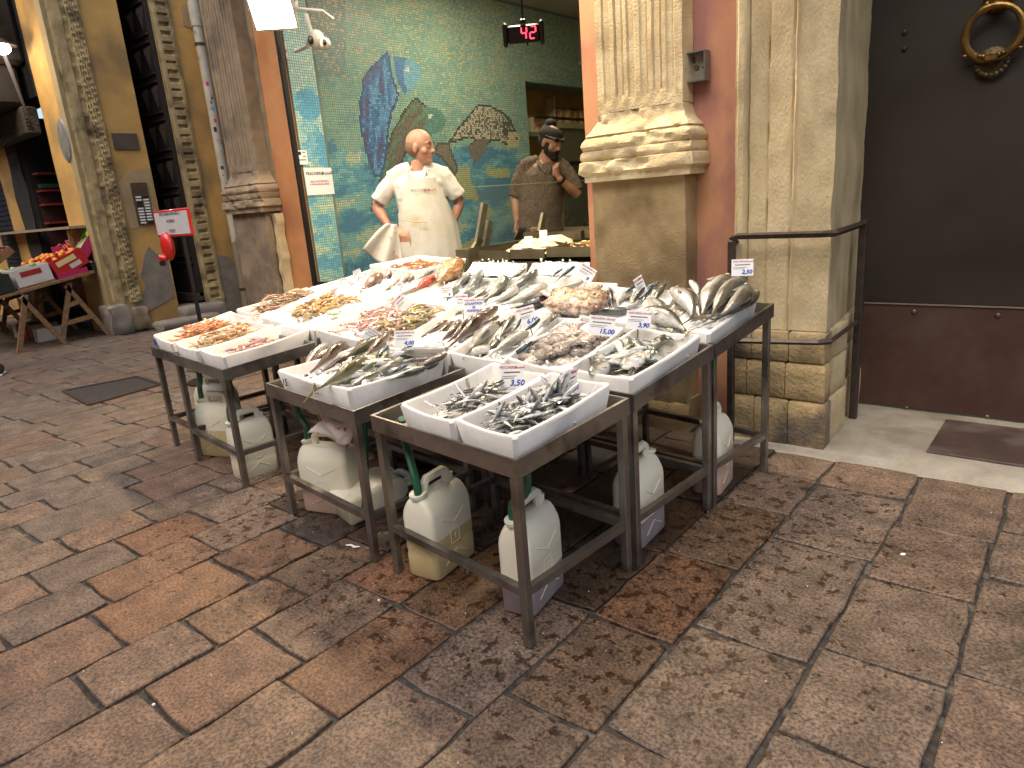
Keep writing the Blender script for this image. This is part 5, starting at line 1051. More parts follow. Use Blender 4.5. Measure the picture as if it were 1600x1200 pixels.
# ------------------------------------------------------------------ foam boxes
BOXN = 0
def fishbox(px, label, depth=.105, fill=None, fz=-.02, mark=None, lift_=0.0, rigid=True, parent=None):
    depth = min(depth, .093)
    W = [onrim(x, y, lift_) for x, y in px]
    if rigid:
        c = sum(W, Vector()) / 4; u = ((W[1] - W[0]) + (W[2] - W[3])) / 2; v = ((W[3] - W[0]) + (W[2] - W[1])) / 2
        W = [c - u / 2 - v / 2, c + u / 2 - v / 2, c + u / 2 + v / 2, c - u / 2 + v / 2]
    c = sum(W, Vector()) / 4
    for p in W: p.z = rim_z(p.y) + lift_
    def inset(d, dz):
        n = []
        for k in range(4):
            p, a, b = W[k], W[(k + 1) % 4], W[(k - 1) % 4]; e = ((a - p).normalized() + (b - p).normalized()); q = p + e * d; q = q + Vector((0, 0, dz)); n.append(q)
        return n
    def chamf(ring, k=.012, mid=0.0):
        o = []
        for i in range(4):
            p, a, b = ring[i], ring[(i + 1) % 4], ring[(i - 1) % 4]; o.append(p + (b - p).normalized() * k); o.append(p + (a - p).normalized() * k)
            for t in (.25, .5, .75): q = p.lerp(a, t); o.append(q + Vector((0, 0, -mid * math.sin(math.pi * t))))
        return o
    sag = random.uniform(.003, .010)
    fb_ = thing('foam_box', (c.x, c.y, c.z - depth), label, 'foam box', 'white foam fish boxes')
    m = MB(); T = .019
    rings = [chamf(inset(.022, -depth)), chamf(inset(.016, -depth + .004)), chamf(inset(.0015, -.006), mid=sag), chamf(inset(.005, 0), mid=sag), chamf(inset(T - .004, 0), mid=sag), chamf(inset(T, -.006), .010, mid=sag), chamf(inset(T + .006, -depth + .018), .01)]
    m.loft(rings); m.build('tub', FOAM, fb_, smooth=40)
    if mark:
        a = W[0].lerp(W[1], .10); ax_ = (W[1] - W[0]).normalized(); up_ = Vector((0, 0, 1)); nn = ax_.cross(up_); pos = a + Vector((0, 0, -.042)) + ax_ * .012 + nn * .0005
        text('marking', mark, .045, frame_M(pos, ax_ , up_), INKBK, fb_, bold=.0002, shear=.1)
    if fill:
        q = inset(T + .003, fz); nx = 12; vs = []; fs = []; sd_ = random.random() * 50
        for j in range(nx + 1):
            for i in range(nx + 1):
                u, v = i / nx, j / nx; p = q[0].lerp(q[1], u).lerp(q[3].lerp(q[2], u), v); e = min(u, 1 - u, v, 1 - v) * 4
                vs.append(p + Vector((0, 0, min(1, e) * .020 * (1 + nz(p.x + sd_, p.y, 0, 22)) + .006 * nz(p.x, p.y, sd_, 60))))
        for j in range(nx):
            for i in range(nx): a = j * (nx + 1) + i; fs.append((a, a + 1, a + nx + 2, a + nx + 1))
        mm = MB(); mm.add(vs, fs)
        for k in range(26):
            u, v = random.random() * .84 + .08, random.random() * .84 + .08; p = q[0].lerp(q[1], u).lerp(q[3].lerp(q[2], u), v) + Vector((0, 0, .03)); s_ = random.uniform(.004, .010); mm.obox(p, s_, s_ * 1.3, s_, rz=k, tilt=Matrix.Rotation(k * .7, 4, 'X'))
        o = mm.build('crushed_ice', ICE, None); tag(o, 'crushed white ice in the ' + label.split(' of ')[-1].split(',')[0] + ' box', 'ice', None, 'stuff')
    return W, inset
def ptb(W, u, v, dz=0.0):
    return W[0].lerp(W[1], u).lerp(W[3].lerp(W[2], u), v) + Vector((0, 0, dz))
# ------------------------------------------------------------------ fish meshes, unit length, lying on the side: x tail(0)->head(1), y towards back, z up
def fish_mesh(name, hh, ww, back, side, belly, bend=0.0, bendz=0.0, stripes=0, line=None, mat=None, fins=None, blunt=.0, seed=0, tailw=.09, nseg=12, nr=15):
    prof = [(0.0, .16), (.03, .17), (.10, .20), (.18, .33), (.30, .60), (.42, .84), (.55, .98), (.66, 1.0), (.76, .95), (.84, .84), (.90, .66), (.95, .46 + blunt * .3), (.985, .25 + blunt * .4), (1.0, .08 + blunt * .35)]
    m = MB(); rings = []; cols = []
    def off(t): return Vector((0, bend * (math.sin(math.pi * t) - .5), bendz * math.sin(math.pi * t)))
    x0 = .13
    for t, k in prof:
        x = x0 + (1 - x0) * t; r = []
        for i in range(nseg):
            a = 2 * math.pi * i / nseg; yy = math.cos(a) * hh / 2 * k; zz = math.sin(a) * ww / 2 * k * (1 if t < .8 else 1.05)
            r.append(Vector((x, yy, zz)) + off(x)); h = math.cos(a) + .12 * nz(x * 9, a, seed)
            if stripes and h > .15 and math.sin(x * stripes + math.sin(a * 3)) > .2: c = tuple(q * .45 for q in back)
            elif h > .36: c = back
            elif h > .08: c = tuple((p + q) / 2 for p, q in zip(back, side))
            elif h > -.45: c = side
            else: c = belly
            if line and .02 < h < .14: c = line
            if .80 < t < .86 and abs(h) < .6: c = tuple(q * .62 for q in c)
            cols.append((*c, 1))
        rings.append(r)
    m.loft(rings, cols=cols)
    fc_ = fins or tuple(q * .8 for q in back)
    def fin(pts, th=.006, c=fc_):
        n = len(pts); top = [Vector((p[0], p[1], th / 2 + (p[2] if len(p) > 2 else 0))) + off(p[0]) for p in pts]; bot = [q - Vector((0, 0, th)) for q in top]
        m.add(top + bot, [tuple(range(n)), tuple(range(2 * n - 1, n - 1, -1))] + [(i, n + i, n + (i + 1) % n, (i + 1) % n) for i in range(n)], cols=[(*c, 1)] * 2 * n)
    fin([(.15, hh * .07), (.09, hh * .10), (0, tailw * 1.15), (.05, .0), (0, -tailw), (.09, -hh * .10), (.15, -hh * .07)][::-1])
    fin([(.42, hh * .36), (.45, hh * .68), (.58, hh * .62), (.62, hh * .46)]); fin([(.34, -hh * .30), (.30, -hh * .52), (.45, -hh * .44)]); fin([(.62, -hh * .46), (.58, -hh * .72), (.70, -hh * .48)])
    for s_ in (1, -1): fin([(.78, -.1 * hh, s_ * ww * .48), (.68, -.30 * hh, s_ * ww * .56), (.65, -.12 * hh, s_ * ww * .54)], c=tuple(q * .9 for q in side))
    for s_ in (1, -1):
        e = Vector((.915, hh * .10, s_ * ww * .30)) + off(.915)
        m.cc = (.78, .76, .62, 1); m.ball(e, hh * .095, hh * .095, ww * .09, 8, 5); m.cc = (.01, .01, .015, 1); m.ball(e + Vector((0, 0, s_ * ww * .055)), hh * .05, hh * .05, ww * .06, 8, 5)
    m.cc = (.12, .08, .07, 1); m.tube([Vector((.992, -hh * .04, ww * .04)) + off(1), Vector((.955, -hh * .12, ww * .20)) + off(.95)], .0035, 5)
    return m.mesh(name, mat or FISHM, smooth=50)
SIL = (.62, .64, .66); WHT = (.82, .82, .80)
def variants(n, **k):
    out = []
    for i in range(n): out.append(fish_mesh('fish', bend=[0, .05, -.05, .09, -.03][i % 5], bendz=[0, .03, -.02, .02, .05][i % 5], seed=i, **k))
    return out
SP = {
 'anchovy': variants(5, hh=.155, ww=.11, back=(.075, .08, .075), side=(.60, .60, .57), belly=WHT, tailw=.075, line=(.30, .34, .38), nseg=8),
 'sardine': variants(5, hh=.20, ww=.13, back=(.07, .09, .075), side=(.66, .64, .55), belly=WHT, tailw=.09, line=(.34, .33, .22)),
 'horse_mackerel': variants(5, hh=.185, ww=.13, back=(.12, .12, .075), side=(.62, .62, .56), belly=WHT, tailw=.10, fins=(.42, .36, .12), line=(.42, .38, .20)),
 'hake': variants(5, hh=.165, ww=.13, back=(.14, .095, .08), side=(.50, .43, .41), belly=(.82, .80, .77), tailw=.06, line=(.30, .22, .20), blunt=.2),
 'mackerel': variants(5, hh=.17, ww=.14, back=(.02, .06, .09), side=(.55, .60, .58), belly=WHT, tailw=.085, stripes=70, line=(.40, .46, .40)),
 'sea_bass': variants(4, hh=.23, ww=.15, back=(.10, .11, .10), side=(.55, .56, .52), belly=WHT, tailw=.10, line=(.40, .41, .36)),
 'grey_mullet': variants(5, hh=.20, ww=.17, back=(.085, .075, .055), side=(.47, .46, .41), belly=(.80, .79, .75), tailw=.10, line=(.26, .25, .20), blunt=.4),
 'sea_bream': variants(4, hh=.36, ww=.14, back=(.22, .23, .22), side=(.62, .63, .60), belly=WHT, tailw=.12, line=(.45, .45, .42)),
 'white_fish': variants(4, hh=.20, ww=.14, back=(.40, .38, .34), side=(.78, .77, .72), belly=WHT, tailw=.07, line=(.60, .58, .52)),
 'dark_fish': variants(2, hh=.15, ww=.13, back=(.02, .022, .028), side=(.05, .055, .065), belly=(.22, .24, .26), tailw=.07, line=(.20, .22, .24)),
 'red_fish': variants(2, hh=.24, ww=.17, back=(.50, .07, .04), side=(.60, .14, .09), belly=(.70, .40, .30), tailw=.08, fins=(.5, .1, .05), mat=FISHS),
 'gurnard': variants(4, hh=.24, ww=.20, back=(.22, .12, .08), side=(.36, .24, .18), belly=(.62, .52, .44), tailw=.07, blunt=.6, mat=FISHM),
 'scorpion_fish': variants(3, hh=.32, ww=.26, back=(.42, .23, .10), side=(.55, .34, .17), belly=(.68, .50, .36), tailw=.08, blunt=.8, fins=(.5, .3, .15), mat=FISHS),
}
LAY = {}
def put(mesh, name, tail, head, roll=0.0, lab=None, cat='fish', grp=None, scale=None, flip=1):
    d = head - tail; L_ = d.length; x = d.normalized(); up_ = Vector((0, 0, 1)); y = up_.cross(x).normalized() * flip; z = x.cross(y).normalized()
    M = Matrix((x, y, z)).transposed().to_4x4() @ Matrix.Rotation(roll, 4, 'X'); s_ = scale or 1
    M = Matrix.Translation(tail) @ M @ Matrix.Diagonal((L_, L_ * s_, L_ * s_, 1))
    o = bpy.data.objects.new(name, mesh); COL.objects.link(o); o.matrix_world = M; return tag(o, lab, cat, grp)
def at_px(sp, tail, head, dzt=-.012, dzh=.02, lab=None, grp=None, roll=None, k=None, lift_=0.0, scale=None):
    if roll is None: roll = random.uniform(-1.0, -.15)
    a = onrim(*tail, dzt + lift_); b = onrim(*head, dzh + lift_)
    v = SP[sp]; return put(v[(k if k is not None else random.randrange(len(v)))], sp, a, b, roll, lab, 'fish', grp, flip=-1, scale=(scale or 1) * 1.14)
def scatter(sp, W, n, L, ang, jit, u0=.08, u1=.92, v0=.06, v1=.94, base=-.075, heap=.05, lab=None, grp=None, cat='fish', stick=.06, nm=None, meshes=None, rolls=1.2, mix=None):
    """heap of fish: centres spread over the box, later ones lying higher"""
    ms = meshes or SP[sp]; uu = (W[1] - W[0]); vv = (W[3] - W[0]); a0 = math.atan2(vv.y, vv.x)
    for i in range(n):
        f = i / max(1, n - 1); cu = (u0 + u1) / 2; cv = (v0 + v1) / 2; sh_ = 1 - .45 * f
        u = cu + (random.uniform(u0, u1) - cu) * sh_; v = cv + (random.uniform(v0, v1) - cv) * sh_
        # keep the fish inside its walls
        a = a0 + ang + random.gauss(0, jit); l = L * random.uniform(.85, 1.12); c = ptb(W, u, v); c.z = rim_z(c.y) + base + heap * f + random.uniform(0, .008)
        pit = random.gauss(.03, .12) + (random.uniform(.5, 1.1) if random.random() < stick else 0)
        if random.random() < .25: a += math.pi
        d = Vector((math.cos(a) * math.cos(pit), math.sin(a) * math.cos(pit), math.sin(pit))) * l / 2
        if abs(pit) > .4: c.z += l * .2
        put(random.choice(ms), nm or sp, c - d, c + d, random.gauss(.0, rolls * .5), lab, cat, grp, flip=random.choice((1, -1, -1)))
# shellfish meshes
def shrimp_mesh(c, curl=1.6, r=.085, seed=0, long_=False):
    m = MB(); path = []; rad = []; n = 9; a = -curl / 2; p = Vector((0, 0, 0))
    for i in range(n):
        path.append(p.copy()); t = i / (n - 1); rad.append(r * (.35 + .9 * math.sin(math.pi * min(1, .12 + t * .72)) * (1 if not long_ else .7)) * (1.08 if i % 2 else .92)); p += Vector((math.cos(a), math.sin(a), .0)) / (n - 1); a += curl / (n - 1)
    k = 1.0 / (path[-1] - path[0]).length; dirx = (path[-1] - path[0]).normalized(); R_ = Matrix.Rotation(-math.atan2(dirx.y, dirx.x), 3, 'Z'); path = [R_ @ (q * k) for q in path]
    m.cc = (*c, 1); m.tube(path, rad, 7)
    dk = tuple(q * .6 for q in c); m.cc = (*dk, 1)
    for s_ in (-1, 0, 1): m.add([path[0], path[0] + Vector((-.16, .05 * s_ + .03, .01)), path[0] + Vector((-.15, .05 * s_ - .035, -.01))], [(0, 1, 2), (2, 1, 0)])
    for j in range(3): m.tube([path[-1], path[-1] + Vector((.18, (-.12, .05, .16)[j], .05)), path[-1] + Vector((.30 + .2 * (j % 2), (-.3, .15, .4)[j], .0))], [.008, .004], 3) if False else m.tube([path[-1], path[-1] + Vector((.25, (-.16, .05, .22)[j], .05))], [.010, .004], 3)
    for i in range(2, 8): m.tube([path[i], path[i] + Vector((.02, -.14 if curl > 0 else .14, -.02))], [.013, .006], 3)
    if not long_: m.cc = (.01, .01, .01, 1); m.ball(path[-1] + Vector((0, .03, .04)), .022, n=5, m=4)
    return m.mesh('shrimp', SHELL, smooth=45)
def kinds(c, n=4, **k): return [shrimp_mesh(tuple(q * random.uniform(.8, 1.15) for q in c), curl=[1.5, -1.5, .7, -1.0][i % 4], seed=i, **k) for i in range(n)]
SHR = {'orange': kinds((.72, .32, .15)), 'yellow': kinds((.72, .52, .28)), 'pink': kinds((.62, .34, .30)), 'brown': kinds((.52, .36, .17)), 'olive': kinds((.42, .33, .19)), 'long': kinds((.55, .42, .24), r=.045, long_=True), 'rose': kinds((.66, .46, .38), r=.06, long_=True)}
def cluster(kind, nm, W, n, L, ang, jit, lab, grp, **k):
    scatter(None, W, n, L, ang, jit, lab=lab, grp=grp, cat={'prawn': 'prawn', 'shrimp': 'shrimp', 'mantis_shrimp': 'shrimp', 'squid': 'squid', 'scampi': 'scampi'}.get(nm, 'shellfish'), nm=nm, meshes=SHR[kind], stick=.0, rolls=2.0, **k)
# ------------------------------------------------------------------ the boxes, front row first
# far-left orange shrimps
W, _ = fishbox([(236, 524), (268, 536), (394, 496), (362, 485)], 'foam box of orange shrimps at the left end of the stand')
cluster('orange', 'shrimp', W, 150, .062, .2, .7, 'small orange shrimp heaped in the leftmost box', 'orange shrimps in the leftmost box', base=-.065, heap=.075, v0=.12, v1=.86, u0=.12, u1=.88)
m = MB(); a = onrim(246, 531, -.03); m.obox(a + Vector((.0, -.012, -.01)), .05, .004, .04, rz=-.1); tag(m.build('blue_sticker', pm('blue_label', '2b4fa0', None, 9, .5)), 'blue label stuck on the leftmost foam box', 'label')
W, _ = fishbox([(270, 538), (308, 547), (428, 508), (393, 499)], 'foam box of yellowish prawns beside the orange shrimps', fill=True, fz=-.06)
cluster('yellow', 'prawn', W, 120, .066, .2, .8, 'yellowish prawn heaped on ice in the second box', 'yellow prawns in the second box', base=-.05, heap=.07)
W, _ = fishbox([(309, 547), (348, 557), (487, 514), (442, 505)], 'foam box of pink shrimps at the corner of the left table')
cluster('pink', 'shrimp', W, 60, .075, .1, .5, 'pink shrimp lying in the corner box of the left table', 'pink shrimps in the corner box', base=-.07, heap=.045, u0=.15, u1=.85, v0=.15, v1=.8)
# middle box marked 15
W15, _ = fishbox([(428, 580), (546, 608), (697, 556), (578, 532)], 'foam box of silver fish marked 15', mark='15', fill=True, fz=-.055)
L15 = 'silver fish heaped in the box marked 15'; G15 = 'fish in the box marked 15'
for (sp, t, h, a, b) in [('hake', (463, 586), (521, 545), -.05, -.01), ('hake', (474, 589), (544, 532), -.04, .0), ('hake', (481, 592), (564, 545), -.04, .01), ('white_fish', (470, 580), (510, 540), -.05, -.02), ('sea_bass', (488, 597), (556, 562), -.05, -.02), ('horse_mackerel', (484, 611), (576, 560), .012, .01), ('horse_mackerel', (512, 603), (589, 566), -.03, .02), ('horse_mackerel', (545, 604), (594, 580), -.02, -.01), ('hake', (560, 566), (609, 520), -.01, .03), ('mackerel', (575, 580), (607, 541), -.01, .03), ('horse_mackerel', (583, 588), (604, 548), -.02, .02), ('white_fish', (612, 548), (692, 546), .0, .02), ('hake', (625, 566), (668, 560), -.01, .01), ('mackerel', (600, 590), (637, 570), -.02, .01), ('sea_bass', (603, 596), (668, 574), -.02, .0), ('horse_mackerel', (520, 575), (600, 525), -.02, .03), ('white_fish', (560, 600), (630, 560), -.03, -.01), ('horse_mackerel', (535, 560), (585, 520), -.02, .01), ('mackerel', (598, 560), (645, 540), -.01, .02), ('hake', (630, 582), (700, 552), -.02, .015), ('sea_bass', (640, 590), (690, 562), -.04, -.02), ('white_fish', (530, 595), (580, 575), -.04, -.02)]:
    lab = {'horse_mackerel': 'yellow tailed silver fish heaped in the box marked 15', 'hake': 'slim pinkish grey fish in the box marked 15', 'white_fish': 'pale silver fish in the box marked 15', 'sea_bass': 'grey backed silver fish in the box marked 15', 'mackerel': 'dark backed fish in the box marked 15'}[sp]
    at_px(sp, t, h, a, b, lab, G15)
for sp_, n_, lb_ in (('hake', 9, 'slim pinkish grey fish in the box marked 15'), ('white_fish', 8, 'pale silver fish in the box marked 15'), ('sea_bass', 6, 'grey backed silver fish in the box marked 15')): scatter(sp_, W15, n_, .22, .25, .3, base=-.055, heap=.045, lab=lb_, grp=G15, u0=.2, u1=.85, v0=.1, v1=.9, stick=0)
scatter('horse_mackerel', W15, 16, .20, .2, .35, base=-.05, heap=.055, lab='yellow tailed silver fish heaped in the box marked 15', grp=G15, u0=.2, u1=.9, v0=.1, v1=.9, stick=0)
# two anchovy boxes
W, _ = fishbox([(622, 633), (704, 659), (858, 585), (770, 564)], 'foam box of anchovies, left one on the nearest table')
scatter('anchovy', W, 95, .10, -.2, .8, base=-.068, heap=.055, u0=.24, u1=.78, v0=.14, v1=.82, lab='small silver anchovy in the left box of the nearest table', grp='anchovies in the left front box', stick=.10)
W, _ = fishbox([(708, 657), (803, 684), (960, 600), (860, 579)], 'foam box of anchovies, corner one on the nearest table')
scatter('anchovy', W, 210, .112, -.25, .85, base=-.070, heap=.070, u0=.17, u1=.83, v0=.10, v1=.90, lab='dark backed anchovy in the corner box of the nearest table', grp='anchovies in the corner box', stick=.08)
# sardines
W, _ = fishbox([(882, 575), (982, 592), (1103, 523), (990, 510)], 'foam box of sardines behind the anchovies')
for (t, h) in [((1060, 522), (1008, 516)), ((1074, 524), (1016, 536)), ((1052, 541), (998, 534)), ((1072, 528), (1018, 560)), ((1012, 566), (986, 530)), ((990, 560), (978, 528)), ((968, 562), (966, 530)), ((1010, 572), (950, 563)), ((1015, 545), (975, 575)), ((955, 560), (925, 586)), ((1086, 524), (1030, 548)), ((1040, 512), (1000, 512)), ((950, 548), (935, 572))]:
    at_px('sardine', t, h, -.03, -.005, 'sardine lying in the box behind the anchovies', 'sardines behind the anchovies')
at_px('sea_bream', (1018, 570), (925, 578), -.075, -.07, 'broad pale flat fish at the front of the sardine box', None, roll=0, scale=1.1)
scatter('sardine', W, 30, .17, -.5, .6, base=-.055, heap=.045, u0=.2, u1=.82, v0=.15, v1=.88, lab='sardine lying in the box behind the anchovies', grp='sardines behind the anchovies', stick=.02)
# cuttlefish box
W, _ = fishbox([(788, 562), (880, 577), (981, 515), (883, 492)], 'foam box of mottled cuttlefish', fill=True, fz=-.04)
CUT = (.44, .38, .34)
def blob_mesh(c, seed, tent=True):
    m = MB(); m.cc = (*c, 1); rings = []
    for i, (t, k) in enumerate(((0, .02), (.06, .5), (.2, .85), (.4, 1), (.58, .9), (.70, .6), (.76, .62), (.84, .6), (.90, .2))):
        rings.append([(t, .27 * k * math.cos(a) * (1 + .12 * nz(t * 9, a, seed)), .16 * k * math.sin(a) * (1 + .2 * nz(a, t * 7, seed))) for a in [2 * math.pi * j / 12 for j in range(12)]])
    m.loft(rings); m.cc = (c[0] * .9, c[1] * .85, c[2] * .85, 1)
    if tent:
        for j in range(7): y = (j - 3) * .055; m.tube([(.84, y * .6, 0), (.98, y * 1.4, .04 * math.sin(j * 2 + seed)), (1.08, y * 2.2 + .05 * math.sin(j + seed), -.02), (1.12 - .02 * j, y * 3, .0)], [.035, .026, .016, .006], 5)
    m.cc = (.02, .02, .02, 1); m.ball((.80, .15, .06), .03, n=6, m=5); m.ball((.80, -.15, .06), .03, n=6, m=5)
    return m.mesh('cuttlefish', FISHS, smooth=60)
CM = [blob_mesh((CUT[0] * k, CUT[1] * k, CUT[2] * k), i) for i, k in enumerate((1, .75, 1.25, .55))]
scatter(None, W, 52, .13, .2, 1.5, meshes=CM, nm='cuttlefish', cat='cuttlefish', base=-.045, heap=.05, lab='brown mottled cuttlefish on ice in the cuttlefish box', grp='cuttlefish on ice', stick=0, u0=.12, u1=.88, v0=.1, v1=.9, rolls=.4)
# silver fish box
W, _ = fishbox([(700, 555), (786, 562), (880, 493), (800, 478)], 'foam box of slim silver fish left of the cuttlefish', fill=True, fz=-.06)
Ls = 'slim silver fish in the box left of the cuttlefish'; Gs = 'slim silver fish left of the cuttlefish'
for (sp, t, h, a, b) in [('white_fish', (727, 556), (775, 510), .0, .0), ('white_fish', (737, 556), (800, 505), -.03, .0), ('white_fish', (760, 559), (824, 520), -.02, .0), ('mackerel', (782, 562), (832, 534), -.02, .02), ('sea_bass', (750, 559), (789, 528), -.04, -.02), ('horse_mackerel', (722, 556), (764, 522), -.01, .0), ('mackerel', (810, 523), (845, 497), .0, .04), ('mackerel', (798, 522), (814, 498), .0, .05), ('sea_bass', (780, 530), (803, 496), .0, .04), ('white_fish', (835, 520), (862, 492), .0, .04), ('horse_mackerel', (845, 512), (872, 492), .0, .03), ('white_fish', (790, 545), (868, 520), -.01, .02), ('sea_bass', (765, 520), (792, 500), .0, .02)]:
    at_px(sp, t, h, a, b, {'white_fish': 'long pale silver fish in the box left of the cuttlefish', 'mackerel': 'blue backed mackerel in the box left of the cuttlefish', 'sea_bass': 'grey silver fish in the box left of the cuttlefish', 'horse_mackerel': 'yellowish silver fish in the box left of the cuttlefish'}[sp], Gs)
scatter('white_fish', W, 9, .22, .0, .25, base=-.05, heap=.03, lab=Ls, grp=Gs, stick=0)
# hakes
W, _ = fishbox([(606, 540), (700, 553), (796, 486), (718, 470)], 'foam box of brown backed hakes', fill=True, fz=-.05)
for (t, h, a, b) in [((690, 541), (744, 493), -.02, .03), ((692, 547), (765, 488), -.02, .03), ((706, 545), (780, 503), -.02, .03), ((680, 540), (722, 498), -.03, .02), ((700, 520), (773, 480), .0, .04), ((712, 520), (779, 478), .0, .05), ((735, 520), (780, 493), .0, .04), ((668, 535), (712, 500), -.04, .0), ((650, 530), (700, 500), -.04, -.01)]:
    at_px('hake', t, h, a, b, 'brown backed hake in the box behind the written sign', 'brown backed hakes', roll=random.uniform(-1.1, -.6))
# scampi and squid box
W, _ = fishbox([(491, 517), (606, 538), (722, 474), (615, 456)], 'foam box of pink squid and olive scampi', fill=True, fz=-.045)
cluster('rose', 'squid', W, 110, .10, .1, .35, 'thin pink squid on ice beside the scampi', 'pink squid on ice', base=-.035, heap=.04, u0=.08, u1=.62, v0=.05, v1=.95)
cluster('olive', 'scampi', W, 150, .07, .2, .9, 'olive brown scampi heaped beside the pink squid', 'olive scampi', base=-.035, heap=.06, u0=.55, u1=.95, v0=.1, v1=.9)
# prawns on ice
W, _ = fishbox([(405, 494), (489, 517), (612, 456), (520, 444)], 'foam box of brown prawns on ice', fill=True, fz=-.03)
cluster('brown', 'prawn', W, 150, .075, .3, .8, 'brown prawn on ice behind the pink shrimp box', 'brown prawns on ice', base=-.015, heap=.05, u0=.22, u1=.8, v0=.1, v1=.8)
for k in range(9):
    c = ptb(W, .9, .35, .012) + Vector((random.uniform(-.03, .03), random.uniform(-.04, .04), 0)); m = MB(); m.ball(c, .022, .018, .01, 9, 6, M=Matrix.Rotation(k, 3, 'Z') @ Matrix.Rotation(.4 * (k % 3), 3, 'X')); tag(m.build('oyster_shell', pm('shell', 'cfcfae', '9fa287', 30, .3, coat=.3)), 'pale greenish shell lying on the ice by the prawns', 'shell', 'pale shells on the ice')
# mantis shrimps
W, _ = fishbox([(366, 483), (404, 493), (518, 456), (480, 449)], 'foam box of long brown mantis shrimps', )
cluster('long', 'mantis_shrimp', W, 80, .13, .0, .25, 'long brown mantis shrimp in the box by the left pilaster', 'long brown mantis shrimps', base=-.05, heap=.085, u0=.2, u1=.8, v0=.15, v1=.88)
# back-left boxes
W, _ = fishbox([(482, 450), (518, 456), (632, 421), (590, 416)], 'foam box of small squid at the back left', fill=True, fz=-.035)
cluster('rose', 'squid', W, 26, .07, .3, 1.0, 'small greyish squid at the back left of the stand', 'small squid at the back left', base=-.02, heap=.02)
W, _ = fishbox([(521, 457), (610, 466), (700, 421), (634, 415)], 'foam box of gurnards and red fish', fill=True, fz=-.03)
for (sp, t, h, a, b, lab) in [('gurnard', (560, 456), (596, 430), -.01, .02, 'purple brown fish lying left in the back box'), ('gurnard', (598, 437), (620, 416), .0, .03, 'brown fish lying behind the purple brown one'), ('gurnard', (634, 442), (662, 417), .0, .03, 'shiny brown fish lying right of the small tag'), ('white_fish', (605, 452), (636, 420), .0, .01, 'pale slim fish between the brown fishes'), ('white_fish', (618, 448), (645, 424), .0, .02, 'whitish fish left of the shiny brown fish'), ('sea_bass', (650, 438), (692, 413), .0, .03, 'grey fish behind the red fish'), ('red_fish', (644, 455), (678, 432), .01, .02, 'bright red fish lying on the ice'), ('scorpion_fish', (678, 446), (716, 411), .01, .04, 'large orange scorpion fish by the back boxes')]:
    at_px(sp, t, h, a, b, lab, None, roll=-.3, k=0, scale=1.25 if sp in ('gurnard',) else 1.1)
# pale fish boxes at the back middle
W, _ = fishbox([(612, 468), (716, 478), (800, 430), (722, 424)], 'foam box of spotted bream on ice', fill=True, fz=-.03)
for (t, h, a, b) in [((739, 455), (766, 440), -.01, .03), ((700, 462), (733, 430), -.01, .02), ((722, 462), (752, 428), .0, .02), ((712, 466), (742, 446), .0, .02), ((745, 440), (775, 418), .0, .03), ((690, 470), (720, 448), .0, .01), ((736, 468), (760, 446), .0, .02)]:
    at_px('sea_bream', t, h, a, b, 'spotted silver bream on ice behind the handwritten sign', 'spotted bream on ice', scale=.9)
W, _ = fishbox([(716, 480), (800, 490), (884, 432), (806, 428)], 'foam box of big pale fish at the back', fill=True, fz=-.03)
for (sp, t, h, a, b, lab, g_) in [('sea_bass', (752, 474), (791, 431), .0, .04, 'grey headed pale fish at the back', 'big pale fish at the back'), ('sea_bass', (776, 463), (832, 425), .0, .05, 'grey headed pale fish at the back', 'big pale fish at the back'), ('sea_bass', (792, 455), (842, 421), .0, .05, 'grey headed pale fish at the back', 'big pale fish at the back'), ('sea_bass', (790, 440), (822, 420), .02, .05, 'grey headed pale fish at the back', 'big pale fish at the back'), ('white_fish', (772, 480), (859, 444), .01, .03, 'largest white bellied fish, lying above the long black one', None), ('white_fish', (755, 478), (812, 448), .0, .02, 'white fish left of the largest white bellied fish', None), ('dark_fish', (788, 484), (862, 463), .0, .02, 'long black fish lying beside the monkfish', None), ('mackerel', (858, 436), (880, 419), .02, .06, 'dark headed mackerel standing up at the back, left one', None), ('mackerel', (866, 442), (898, 416), .02, .07, 'dark headed mackerel standing up at the back, right one', None), ('white_fish', (856, 458), (912, 440), .0, .03, 'pinkish pale fish in front of the standing mackerels', None)]:
    at_px(sp, t, h, a, b, lab, g_, scale=1.3 if h == (859, 444) else (1.5 if sp == 'dark_fish' else 1.05), roll=-.2)
W, _ = fishbox([(800, 492), (914, 496), (960, 446), (886, 432)], 'foam box of monkfish beside the long black fish', fill=True, fz=-.03)
